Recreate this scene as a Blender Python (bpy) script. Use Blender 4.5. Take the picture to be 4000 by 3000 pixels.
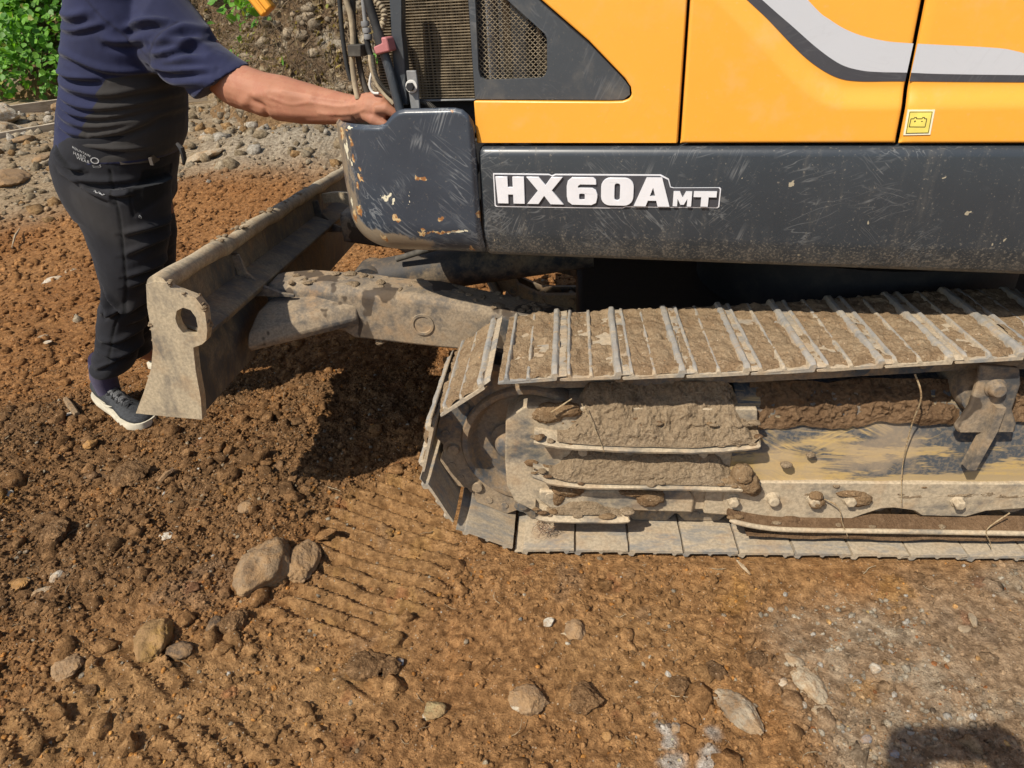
import bpy, bmesh, math, random
import numpy as np
from mathutils import Vector, Matrix
from mathutils.bvhtree import BVHTree
from mathutils.geometry import tessellate_polygon

for o in list(bpy.data.objects):
    bpy.data.objects.remove(o)
scene = bpy.context.scene
COL = scene.collection
random.seed(7)
RNG = np.random.default_rng(11)

# ------------------------------------------------------------------ camera
cam_d = bpy.data.cameras.new('camera')
cam = bpy.data.objects.new('camera', cam_d)
COL.objects.link(cam)
cam_d.sensor_width = 36.0
cam_d.lens = 36.0 * 2660.0 / 4000.0
cam_d.clip_start = 0.02
cam_d.clip_end = 300
_r = Vector((0.996408, 0.070758, -0.046524))
_f = Vector((-0.084518, 0.865257, -0.494154))
_u = Vector((0.00529, 0.496311, 0.868129))
cam.matrix_world = Matrix(((_r.x, _u.x, -_f.x, 0.119431), (_r.y, _u.y, -_f.y, -1.476603), (_r.z, _u.z, -_f.z, 1.401934), (0, 0, 0, 1)))
scene.camera = cam

# ------------------------------------------------------------------ sky, sun, exposure
SUN = Vector((0.412, 0.503, -0.76)).normalized()      # direction the light travels
world = bpy.data.worlds.new('World')
scene.world = world
world.use_nodes = True
wn = world.node_tree.nodes
bg = wn['Background']
sky = wn.new('ShaderNodeTexSky')
sky.sky_type = 'NISHITA'
sky.sun_disc = False
sky.sun_elevation = math.asin(-SUN.z)
sky.sun_rotation = math.atan2(-SUN.x, -SUN.y)
world.node_tree.links.new(sky.outputs[0], bg.inputs[0])
bg.inputs[1].default_value = 0.115
sun_d = bpy.data.lights.new('sun', 'SUN')
sun_d.energy = 4.8
sun_d.angle = math.radians(0.6)
sun_d.color = (1.0, 0.93, 0.82)
sun = bpy.data.objects.new('sun', sun_d)
sun.rotation_euler = SUN.to_track_quat('-Z', 'Y').to_euler()
sun.location = (-4, -5, 8)
COL.objects.link(sun)
scene.view_settings.view_transform = 'Standard'
scene.view_settings.look = 'None'
scene.view_settings.exposure = 0.16
scene.view_settings.gamma = 1.0
scene.view_settings.use_curve_mapping = False

# ------------------------------------------------------------------ traced sizes (metres)
T = {
 'tri': [(-1.2338, 1.399), (-1.2462, 1.1846), (-0.9144, 1.1774), (-0.8846, 1.1775), (-0.87, 1.1817), (-0.8627, 1.1915), (-0.8657, 1.208), (-0.8804, 1.2272), (-0.9638, 1.3062), (-1.0711, 1.3918)],
 'grille': [(-1.2282, 1.3985), (-1.2327, 1.2528), (-1.2288, 1.2356), (-1.2163, 1.2291), (-1.0826, 1.2307), (-1.0701, 1.2349), (-1.0636, 1.2486), (-1.0628, 1.3135), (-1.068, 1.3243), (-1.1531, 1.3951)],
 'dark_low': [(-0.6296, 1.3725), (-0.5842, 1.3353), (-0.5259, 1.2827), (-0.4795, 1.246), (-0.4292, 1.2184), (-0.3823, 1.2089), (-0.2908, 1.207), (-0.0759, 1.2006)],
 'dark_silver': [(-0.599, 1.3711), (-0.5313, 1.319), (-0.4741, 1.2748), (-0.4235, 1.2431), (-0.3813, 1.2302), (-0.3411, 1.2258), (-0.292, 1.2237), (-0.0797, 1.214)],
 'silver_up': [(-0.5088, 1.3671), (-0.4582, 1.328), (-0.4098, 1.3028), (-0.3535, 1.2868), (-0.2947, 1.2792), (-0.1392, 1.266), (-0.0919, 1.2572)],
 'hoses': {'black_flat': ([(-1.6057, 1.4475), (-1.6098, 1.403), (-1.6156, 1.3339), (-1.6159, 1.2649), (-1.61, 1.2276)], 9), 'braided': ([(-1.5848, 1.4465), (-1.586, 1.4134), (-1.5795, 1.3793), (-1.5807, 1.3449), (-1.5858, 1.304), (-1.5939, 1.2743), (-1.596, 1.2253), (-1.5935, 1.1844)], 11), 'dark_a': ([(-1.5744, 1.446), (-1.5782, 1.4127), (-1.5862, 1.3558), (-1.5858, 1.3086), (-1.5848, 1.2723), (-1.5818, 1.2291), (-1.5687, 1.1783)], 12), 'grey_pipe': ([(-1.5362, 1.4441), (-1.5404, 1.4114), (-1.5428, 1.3551), (-1.5447, 1.3262)], 8), 'dark_b': ([(-1.5447, 1.3262), (-1.5429, 1.3027), (-1.5404, 1.2872)], 12), 'tan_hose': ([(-1.5371, 1.2885), (-1.5379, 1.2616), (-1.532, 1.2312), (-1.5182, 1.2032), (-1.4881, 1.1715)], 8), 'ribbed': ([(-1.5247, 1.2889), (-1.5257, 1.2562), (-1.5186, 1.2289), (-1.5056, 1.2103), (-1.4862, 1.1958)], 8), 'beige_ribbed': ([(-1.527, 1.4216), (-1.508, 1.4012), (-1.4968, 1.3839), (-1.4997, 1.3641), (-1.513, 1.3461)], 12), 'ribbed_low': ([(-1.412, 1.1793), (-1.3928, 1.176), (-1.3731, 1.1646), (-1.3606, 1.1509)], 9), 'white_hook': ([(-1.5358, 1.2525), (-1.5457, 1.2315), (-1.5494, 1.2131), (-1.5421, 1.1993), (-1.5264, 1.1971)], 5), 'strut_up': ([(-1.5142, 1.4323), (-1.5079, 1.4051), (-1.4993, 1.3663), (-1.4929, 1.337)], 16), 'strut_sleeve': ([(-1.495, 1.341), (-1.4882, 1.3141)], 20), 'strut_rod': ([(-1.4848, 1.304), (-1.4738, 1.2573), (-1.4575, 1.1592)], 17)},
 'pillar': [(-1.4551, 1.4507), (-1.4225, 1.4491), (-1.4359, 1.3412), (-1.4363, 1.2726), (-1.4414, 1.1705), (-1.4727, 1.1709), (-1.4675, 1.2967)],
 'bracket': [(-1.4253, 1.2537), (-1.3994, 1.253), (-1.3979, 1.2207), (-1.3993, 1.1635), (-1.4231, 1.1638), (-1.4254, 1.2213)],
 'bracket_bolt': [(-1.4136, 1.2174)],
 'clip': [(-1.4987, 1.3095), (-1.4742, 1.3172), (-1.4757, 1.3302), (-1.4601, 1.3302), (-1.4546, 1.2985), (-1.4953, 1.2917)],
 'clamp': [(-1.5899, 1.3149), (-1.5532, 1.3137), (-1.5551, 1.2856), (-1.5936, 1.2867)],
 'rad': [(-1.5305, 1.4439), (-1.2844, 1.432), (-1.3035, 1.1708), (-1.5575, 1.1748)],
 'endplate': [(-0.8968, 0.841), (-0.8754, 0.8472), (-0.8444, 0.8433), (-0.8388, 0.8301), (-0.8192, 0.8199), (-0.7822, 0.8026), (-0.7682, 0.7721), (-0.777, 0.7171), (-0.7875, 0.6889), (-0.8012, 0.6783), (-0.8274, 0.6693), (-0.8402, 0.6016), (-0.8505, 0.517), (-0.8651, 0.4528), (-0.9558, 0.4627), (-1.0465, 0.4735), (-1.0009, 0.5412), (-0.9587, 0.6101), (-0.9348, 0.669), (-0.9234, 0.719), (-0.9132, 0.7812)],
 'hole': [(-0.8504, 0.7494), (-0.8409, 0.7699), (-0.8219, 0.7784), (-0.8044, 0.7713), (-0.7968, 0.7521), (-0.7991, 0.7279), (-0.8075, 0.7034), (-0.8246, 0.7022), (-0.8421, 0.7109), (-0.8501, 0.7286)],
 'yoke': [(-0.0554, 0.4005), (-0.0085, 0.4373), (0.0055, 0.4413), (0.6101, 0.4317), (0.6532, 0.0956), (0.0153, 0.0774), (-0.0437, 0.1153), (-0.0634, 0.1719), (-0.0646, 0.263)],
 'flange1': [(0.0227, 0.3692), (0.067, 0.361), (0.1352, 0.3512), (0.4386, 0.3397), (0.5952, 0.3541), (0.611, 0.3728)],
 'flange2': [(0.0156, 0.2548), (0.1211, 0.222), (0.4144, 0.2158), (0.5857, 0.213)],
 'flange3': [(0.0186, 0.12), (0.0473, 0.0957), (0.2657, 0.0933), (0.2831, 0.1095)],
 'lowplate': [(0.5524, 0.2073), (1.4253, 0.2079), (1.4548, 0.1188), (1.3552, 0.122), (1.2586, 0.1117), (1.2168, 0.0928), (1.0873, 0.0956), (1.0627, 0.1136), (1.0203, 0.1204), (0.9803, 0.1162), (0.9428, 0.0982), (0.8929, 0.0695), (0.5815, 0.0695), (0.5465, 0.144)],
 'rail': [(0.5642, 0.0978), (0.6439, 0.0765), (0.7431, 0.0669), (1.0185, 0.0659), (1.3537, 0.0642), (1.5497, 0.0649)],
 'bolts': [(0.5745, 0.1461), (0.6817, 0.1519), (0.7922, 0.1505), (0.8877, 0.1516), (1.1744, 0.146)],
 'carrier': [(1.1094, 0.5731), (1.2023, 0.5653), (1.2183, 0.5225), (1.2196, 0.4489), (1.2425, 0.407), (1.2465, 0.3815), (1.1085, 0.3798), (1.0981, 0.3954), (1.1174, 0.4567), (1.1153, 0.5303)],
 'carrier_bolt': [(1.1604, 0.5128)],
 'carrier_bar': [(1.1795, 0.4614), (1.18, 0.3933), (1.1612, 0.2715)],
 'torso': [(-1.3564, -1.0831, 1.4472), (-1.3757, -1.0688, 1.4067), (-1.3954, -1.0637, 1.3655), (-1.416, -1.0741, 1.3239), (-1.436, -1.0922, 1.2814), (-1.4553, -1.1081, 1.238), (-1.4798, -1.1217, 1.1936), (-1.5099, -1.1324, 1.1482), (-1.5338, -1.1454, 1.1003), (-1.5541, -1.1575, 1.0622), (-1.5681, -1.1788, 1.0286), (-1.5629, -1.205, 1.0019)],
 'hip': [(-1.5278, -1.1781, 1.0848), (-1.5784, -1.1891, 1.0372), (-1.5992, -1.2041, 1.0048), (-1.6065, -1.2212, 0.9716), (-1.6092, -1.2433, 0.9208), (-1.596, -1.268, 0.8686), (-1.5757, -1.3031, 0.8153)],
 'nleg': [(-1.5514, -1.1996, 0.9355), (-1.5611, -1.2184, 0.8851), (-1.5536, -1.2401, 0.8333), (-1.5404, -1.2643, 0.7623), (-1.5368, -1.3074, 0.6684), (-1.5428, -1.3536, 0.5948), (-1.5549, -1.3954, 0.5341), (-1.5926, -1.4231, 0.4865), (-1.6219, -1.4644, 0.4229), (-1.6587, -1.5061, 0.3386), (-1.6985, -1.5422, 0.2734), (-1.7159, -1.5622, 0.2401), (-1.7215, -1.5873, 0.212)],
 'fleg': [(-1.5399, -1.3296, 0.8839), (-1.5562, -1.3425, 0.8283), (-1.5584, -1.3774, 0.7891), (-1.57, -1.3818, 0.7329), (-1.5821, -1.3906, 0.6736), (-1.6048, -1.4288, 0.5541), (-1.6483, -1.4859, 0.4335), (-1.7355, -1.603, 0.3088), (-1.7766, -1.6538, 0.1672)],
 'shirt_folds': [[(-1.3477, 1.3852), (-1.2937, 1.377), (-1.235, 1.3818), (-1.1828, 1.3905)], [(-1.3342, 1.4193), (-1.2809, 1.4106), (-1.2214, 1.4189)], [(-1.3793, 1.325), (-1.3189, 1.311), (-1.2523, 1.2817), (-1.1996, 1.2662), (-1.1061, 1.2567)], [(-1.4022, 1.2727), (-1.339, 1.2583), (-1.2434, 1.2521)], [(-1.4148, 1.246), (-1.3519, 1.2246), (-1.2591, 1.2082), (-1.1791, 1.2121), (-1.0975, 1.2232)], [(-1.4238, 1.2135), (-1.3847, 1.1911), (-1.3119, 1.1718), (-1.1918, 1.1744), (-1.1093, 1.1859)], [(-1.4334, 1.1894), (-1.3954, 1.1632), (-1.3289, 1.1476), (-1.2406, 1.1479), (-1.1158, 1.1652)], [(-1.4486, 1.1616), (-1.4064, 1.135), (-1.3313, 1.1189), (-1.2071, 1.1289), (-1.0802, 1.1534)], [(-1.4573, 1.1296), (-1.4184, 1.1038), (-1.358, 1.0907)], [(-1.3624, 1.0897), (-1.2578, 1.0982), (-1.1697, 1.1211)], [(-1.3915, 1.0667), (-1.2955, 1.0486), (-1.1957, 1.0415)], [(-1.0193, 1.3517), (-0.9586, 1.368), (-0.9077, 1.3516)], [(-1.0629, 1.3085), (-0.9923, 1.3169), (-0.9107, 1.3406)], [(-1.0882, 1.2766), (-1.0077, 1.2651), (-0.8742, 1.2679)], [(-1.0934, 1.2485), (-1.0175, 1.232), (-0.8828, 1.235)], [(-1.0464, 1.3369), (-0.9668, 1.3399), (-0.8825, 1.3074)], [(-1.1432, 1.3746), (-1.0633, 1.3899), (-0.991, 1.3836)], [(-1.0652, 1.2889), (-0.9612, 1.2944), (-0.8489, 1.293)], [(-1.2073, 1.3534), (-1.1545, 1.3415), (-1.0768, 1.3478)]],
 'pant_folds': [[(-1.5003, 0.9872), (-1.435, 0.9444), (-1.3437, 0.8913)], [(-1.4584, 0.9656), (-1.3687, 0.9535), (-1.2685, 0.9453)], [(-1.3437, 0.9181), (-1.3115, 0.9113), (-1.2793, 0.9133)], [(-1.5012, 1.047), (-1.4595, 1.0032), (-1.4094, 0.9872)], [(-1.3695, 0.7094), (-1.2892, 0.7371), (-1.2152, 0.7487)], [(-1.3903, 0.6328), (-1.3175, 0.6509), (-1.2637, 0.6635)], [(-1.4885, 0.578), (-1.4505, 0.5074), (-1.3725, 0.5179)], [(-1.4037, 0.5936), (-1.2998, 0.6199)], [(-1.5488, 0.4911), (-1.4755, 0.5019), (-1.3969, 0.5301)], [(-1.6206, 0.3443), (-1.5461, 0.318), (-1.4579, 0.3489)], [(-1.6577, 0.2606), (-1.5469, 0.2987), (-1.4798, 0.2658)], [(-1.3441, 0.7834), (-1.2712, 0.792), (-1.2039, 0.7851)], [(-1.5195, 0.5554), (-1.5005, 0.4964), (-1.5206, 0.4727)], [(-1.4637, 0.4356), (-1.4053, 0.471), (-1.3727, 0.4825)], [(-1.5866, 0.3879), (-1.518, 0.3809), (-1.4213, 0.4229)]],
 'pant_seam': [(-1.327, 0.983), (-1.3355, 0.93), (-1.3353, 0.8552), (-1.3732, 0.6987), (-1.4085, 0.588), (-1.4485, 0.5133), (-1.5102, 0.4363), (-1.5829, 0.2991)],
 'pocket': [(-1.2525, 0.9651), (-1.2734, 0.9308), (-1.2885, 0.8958), (-1.2993, 0.8356)],
 'pocket_dark': [(-1.2475, 0.9707), (-1.1992, 0.9577), (-1.1966, 0.908), (-1.2276, 0.8701), (-1.2585, 0.8528), (-1.2946, 0.8355), (-1.2853, 0.8957), (-1.2654, 0.9452)],
 'back_pocket': [(-1.4935, 1.0775), (-1.4878, 1.0494), (-1.4632, 1.0175), (-1.433, 0.9908), (-1.4037, 0.9899)],
 'greypanel': [(-1.2334, 1.2473), (-1.0989, 1.2554), (-1.0818, 1.2362), (-1.0337, 1.2037), (-1.0215, 1.1791), (-1.0433, 1.145), (-1.1185, 1.1193), (-1.155, 1.0026), (-1.4167, 1.011), (-1.4018, 1.0615), (-1.3839, 1.0923), (-1.3564, 1.1169), (-1.3326, 1.1485), (-1.3049, 1.1581), (-1.2705, 1.2094)],
 'seam_back': [(-1.2181, 1.4481), (-1.1936, 1.413), (-1.1533, 1.3671), (-1.1112, 1.3235), (-1.0834, 1.2979)],
 'seam_sleeve': [(-0.9723, 1.3843), (-1.0081, 1.3639), (-1.037, 1.3429), (-1.0646, 1.315), (-1.0901, 1.2767), (-1.1023, 1.2505)],
 'logo': [(-1.4215, 1.0621), (-1.3642, 1.0241), (-1.3804, 1.0134), (-1.4314, 1.0486)],
 'arm': [(-1.0111, 0.72, 1.3384, 0.085), (-0.9487, 0.68, 1.2938, 0.082), (-0.8726, 0.63, 1.2286, 0.07), (-0.8109, 0.6, 1.2067, 0.062), (-0.7507, 0.575, 1.1915, 0.061), (-0.6926, 0.555, 1.1802, 0.063), (-0.628, 0.535, 1.1688, 0.058), (-0.555, 0.51, 1.1601, 0.049), (-0.4976, 0.487, 1.1571, 0.04), (-0.4538, 0.47, 1.1545, 0.034)],
 'zip': [(-1.2822, 0.8367), (-1.2812, 0.8239)],
 'stones': [('flat_stone', 'tan pitted flat stone leaning on a rounder stone', -0.751, -0.095, 0.1618, 0.2516, 0.1003, 'tan', -0.3), ('round_stone', 'rounded brown stone tucked behind the pitted flat stone', -0.665, -0.052, 0.109, 0.2059, 0.0676, 'greybrown', 0.1), ('boulder', 'chunky half buried stone with a yellow ochre side in loose soil', -0.964, -0.346, 0.1185, 0.1439, 0.0661, 'ochre', 0.2), ('dark_stone', 'small dark lump just right of the ochre sided stone', -0.872, -0.376, 0.069, 0.0602, 0.0285, 'dark', 0.2), ('wedge_stone', 'dark upright wedge stone beside a tilted slab below the pitted stone', -0.83, -0.282, 0.0428, 0.0881, 0.0266, 'dark', 0.1), ('slab_stone', 'tilted brown slab with a pale edge beside the dark wedge stone', -0.78, -0.271, 0.0734, 0.1021, 0.0455, 'soil', -0.5), ('long_stone', 'oblong pale topped stone in the lower left soil', -1.13, -0.436, 0.1009, 0.0779, 0.035, 'greybrown', -0.6), ('orange_stone', 'rounded orange stone at the left edge of the soil', -1.452, -0.186, 0.0789, 0.0662, 0.0259, 'orange', 0.1), ('rough_chip', 'upright rough white chip standing in soil near the left edge', -1.352, -0.151, 0.0365, 0.1279, 0.0226, 'white', 0.1), ('sliver_stone', 'slanted grey stone sliver below the rough white chip', -1.357, -0.208, 0.0586, 0.0347, 0.014, 'pale', 0.7), ('shard', 'thin white shard at the left edge below the work shoe', -1.8, 0.228, 0.0605, 0.0435, 0.015, 'white', -0.6), ('oval_stone', 'large pale oval stone with a dark mud patch, bottom right of centre', 0.495, -0.479, 0.1357, 0.0786, 0.0431, 'pale', -0.8), ('flat_pale_stone', 'flat beige flake of stone, larger of two beside the white chips', 0.669, -0.407, 0.1042, 0.07, 0.0366, 'beige', -0.9), ('beige_slab', 'small beige slab lying above the larger flat flake', 0.656, -0.341, 0.0531, 0.0385, 0.0197, 'beige', -0.2), ('white_pebble', 'rounded white pebble left of the flat beige flake', 0.61, -0.404, 0.0262, 0.0275, 0.0145, 'white', 0.3), ('white_chip', 'white chip under the flat beige flake', 0.639, -0.461, 0.0217, 0.0205, 0.011, 'white', 0.9), ('crumbled_flake', 'crumbled beige flake with a notch right of the white chip', 0.682, -0.467, 0.0615, 0.0319, 0.0169, 'beige', 0.2), ('cream_stone', 'cream coloured stone alone on the dusty grey ground', 0.83, -0.365, 0.0289, 0.0286, 0.0144, 'white', 0.5), ('triangle_stone', 'white triangular stone on brown soil in mid foreground', 0.061, -0.236, 0.0324, 0.0288, 0.0148, 'white', 0.2), ('grey_flat_stone', 'flat grey brown stone right of the white triangular stone', 0.129, -0.256, 0.0664, 0.0667, 0.0347, 'greybrown', -0.8), ('angular_stone', 'angular grey brown stone with a white corner in the lower centre', 0.021, -0.471, 0.0975, 0.0757, 0.0423, 'greybrown', 0.1), ('split_stone', 'split stone with one cream face in lower centre soil', -0.198, -0.503, 0.062, 0.0509, 0.0283, 'ochrepale', 0.3), ('lump', 'large rounded soil lump right of the angular grey stone', 0.145, -0.462, 0.0976, 0.0867, 0.0484, 'soil', 0.2), ('lump', 'round soil lump at the end of the pressed track marks', 0.37, -0.423, 0.0566, 0.0568, 0.031, 'soil', 0.1), ('lump', 'dark soil lump above the pale oval stone', 0.46, -0.378, 0.0682, 0.0595, 0.0317, 'soildark', -0.4), ('lump', 'brown soil lump nearest the beige slab', 0.565, -0.336, 0.049, 0.0543, 0.0282, 'soildark', 0.4), ('orange_pebble', 'orange pebble below the angular grey stone', 0.197, -0.545, 0.0266, 0.0274, 0.0157, 'orange', 0.4), ('grey_pebble', 'small round grey pebble above the chalky streak', 0.351, -0.524, 0.0257, 0.024, 0.0136, 'grey', 0.2), ('blue_pebble', 'bluish pebble at the left rim of the shadow', 0.747, -0.54, 0.027, 0.0203, 0.0109, 'blue', 0.4), ('blue_chip', 'bluish chip inside the shadow', 0.794, -0.568, 0.023, 0.0204, 0.0109, 'blue', -0.6), ('long_pebble', 'long pale pebble inside the shadow', 0.816, -0.549, 0.0376, 0.0176, 0.0093, 'grey', -0.7), ('pale_chip', 'pale pointed chip on the dusty ground at right', 1.094, -0.232, 0.0286, 0.028, 0.0128, 'beige', -0.4), ('white_flat_stone', 'flat white stone on red soil left of the worker', -3.116, 2.328, 0.1462, 0.0913, 0.0314, 'white', 0.3), ('grey_white_stone', 'pale stone just right of the flat white one', -3.059, 2.451, 0.0828, 0.0781, 0.0269, 'pale', 0.3), ('small_flat_stone', 'small flat pale stone left of the trouser shin', -2.58, 1.503, 0.0672, 0.0461, 0.0159, 'pale', 0.1), ('chip', 'whitish chip just right of the small flat pale stone', -2.488, 1.416, 0.056, 0.0392, 0.0135, 'white', -0.1), ('white_leafy_chip', 'flat white chip at the heel of the work shoe', -1.902, 0.713, 0.052, 0.0357, 0.0123, 'white', 0.1), ('bone_chip', 'small white branched chip in the dark soil at left', -1.098, 0.006, 0.0536, 0.0354, 0.0144, 'white', 0.1), ('tan_pebble', 'tan pebble at the top of the dark loose soil', -1.672, 0.509, 0.0477, 0.0695, 0.0239, 'orange', 0.1), ('soil_mound', 'big cracked soil clod above the pitted stone pair', -1.4, 0.312, 0.1233, 0.1714, 0.0605, 'soil', 0.2), ('buried_stone', 'smooth brown stone half buried at the left soil edge', -1.486, 0.026, 0.1176, 0.1313, 0.0486, 'soil', 0.4), ('grey_stone', 'dusty grey stone in the loose soil right of the left edge', -0.899, 0.13, 0.0533, 0.0606, 0.0248, 'greybrown', 0.2), ('lump', 'broken soil block with a straight crack in the lower centre', -0.388, -0.396, 0.1177, 0.0901, 0.0472, 'soil', 0.5), ('lump', 'soil lump just right of the block with the straight crack', -0.325, -0.395, 0.0618, 0.0643, 0.034, 'soil', 0.2), ('grey_cube_stone', 'small blue grey stone between soil lumps in lower centre', -0.303, -0.375, 0.0193, 0.0276, 0.012, 'blue', 0.3), ('brown_slab', 'brown slab in loose soil by the lower left pale topped stone', -1.047, -0.5, 0.0583, 0.0413, 0.0193, 'soil', 0.3), ('gravel_boulder', 'large grey boulder at the left edge of the gravel', -4.7, 4.151, 0.3668, 0.381, 0.1312, 'greybrown', 0.2), ('gravel_rock', 'long pale rock in the gravel right of the worker', -3.017, 4.381, 0.3801, 0.2509, 0.0864, 'beige', 0.35), ('gravel_rock', 'tilted grey white rock in gravel beside the belt clip', -3.519, 5.508, 0.1795, 0.2423, 0.0835, 'pale', 0.4), ('gravel_rock', 'dark grey rock on the crest of the grey gravel heap', -2.681, 5.384, 0.1973, 0.279, 0.0961, 'greybrown', 0.2), ('gravel_rock', 'pale flat rock in the gravel above the red soil', -2.822, 4.935, 0.2954, 0.1547, 0.0533, 'pale', 0.1), ('gravel_rock', 'tan rock in the gravel nearest the worker hip on the left', -4.764, 4.742, 0.1804, 0.2165, 0.0746, 'tan', 0.3), ('gravel_rock', 'pale blocky rock behind the trouser seat', -4.729, 4.71, 0.1136, 0.1614, 0.0556, 'pale', 0.3), ('gravel_rock', 'rough tan rock below the lower timber board', -5.578, 5.61, 0.31, 0.279, 0.0961, 'tan', 0.3)],
}


# ------------------------------------------------------------------ helpers
def sstep(a, b, x):
    t = np.clip((x - a) / (b - a), 0, 1)
    return t * t * (3 - 2 * t)

_perm = RNG.random((256, 256))
def vnoise(x, y, s=0):
    x = np.asarray(x, float) + s * 17.31; y = np.asarray(y, float) + s * 9.77
    xi = np.floor(x).astype(int); yi = np.floor(y).astype(int)
    fx = x - xi; fy = y - yi
    fx = fx * fx * fx * (fx * (fx * 6 - 15) + 10); fy = fy * fy * fy * (fy * (fy * 6 - 15) + 10)
    a = _perm[xi & 255, yi & 255]; b = _perm[(xi + 1) & 255, yi & 255]
    c = _perm[xi & 255, (yi + 1) & 255]; d = _perm[(xi + 1) & 255, (yi + 1) & 255]
    return (a * (1 - fx) + b * fx) * (1 - fy) + (c * (1 - fx) + d * fx) * fy * 1.0
def fbm(x, y, o=4, s=0, g=0.5):
    r = 0; a = 1; t = 0
    for i in range(o):
        c, sn = math.cos(i * 1.1), math.sin(i * 1.1)
        r = r + a * vnoise((x * c - y * sn) * 2 ** i, (x * sn + y * c) * 2 ** i, s + i)
        t += a; a *= g
    return r / t * 2 - 1
def noise3(p, s=0):
    x, y, z = p[..., 0], p[..., 1], p[..., 2]
    return (vnoise(x + z * .71, y - z * .53, s) + vnoise(y + x * .37, z + x * .61, s + 3) + vnoise(z - y * .43, x + y * .29, s + 5)) / 1.5 - 1

def mesh_from(name, V, F):
    """V (n,3); F (m,k) int array, or list of faces."""
    me = bpy.data.meshes.new(name)
    V = np.asarray(V, dtype=np.float32)
    if isinstance(F, np.ndarray):
        k = F.shape[1]; n = F.shape[0]
        me.vertices.add(len(V)); me.vertices.foreach_set('co', V.ravel())
        me.loops.add(n * k); me.loops.foreach_set('vertex_index', F.astype(np.int32).ravel())
        me.polygons.add(n); me.polygons.foreach_set('loop_start', np.arange(0, n * k, k, dtype=np.int32))
        me.update(calc_edges=True)
        me.validate()
    else:
        me.from_pydata(V.tolist(), [], F)
    return me

def put(name, me, mat=None, parent=None, smooth=None, bevel=0.0, seg=2):
    o = bpy.data.objects.new(name, me)
    COL.objects.link(o)
    if mat is not None and not me.materials:
        me.materials.append(mat)
    if smooth is not None:
        me.polygons.foreach_set('use_smooth', [True] * len(me.polygons))
        if smooth < 179:
            me.set_sharp_from_angle(angle=math.radians(smooth))
        me.update()
    if parent is not None:
        o.parent = parent
        o.matrix_parent_inverse = Matrix.Translation(-wloc(parent))
    if bevel:
        b = o.modifiers.new('bevel', 'BEVEL'); b.width = bevel; b.segments = seg; b.limit_method = 'ANGLE'; b.angle_limit = math.radians(35)
    return o

def wloc(o):
    v = o.location.copy()
    return v if o.type == 'EMPTY' else Vector((0, 0, 0)) if o.parent is None and not o.get('own') else v * 0

def tag(o, label, cat, group=None):
    o['label'] = label; o['category'] = cat
    if group: o['group'] = group
    return o
def structure(o): o['kind'] = 'structure'; return o
def stuff(o, label=None, cat=None):
    o['kind'] = 'stuff'
    if label: o['label'] = label
    if cat: o['category'] = cat
    return o
def empty(name, loc):
    o = bpy.data.objects.new(name, None); o.location = loc; o.empty_display_size = .1
    COL.objects.link(o); return o

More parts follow.
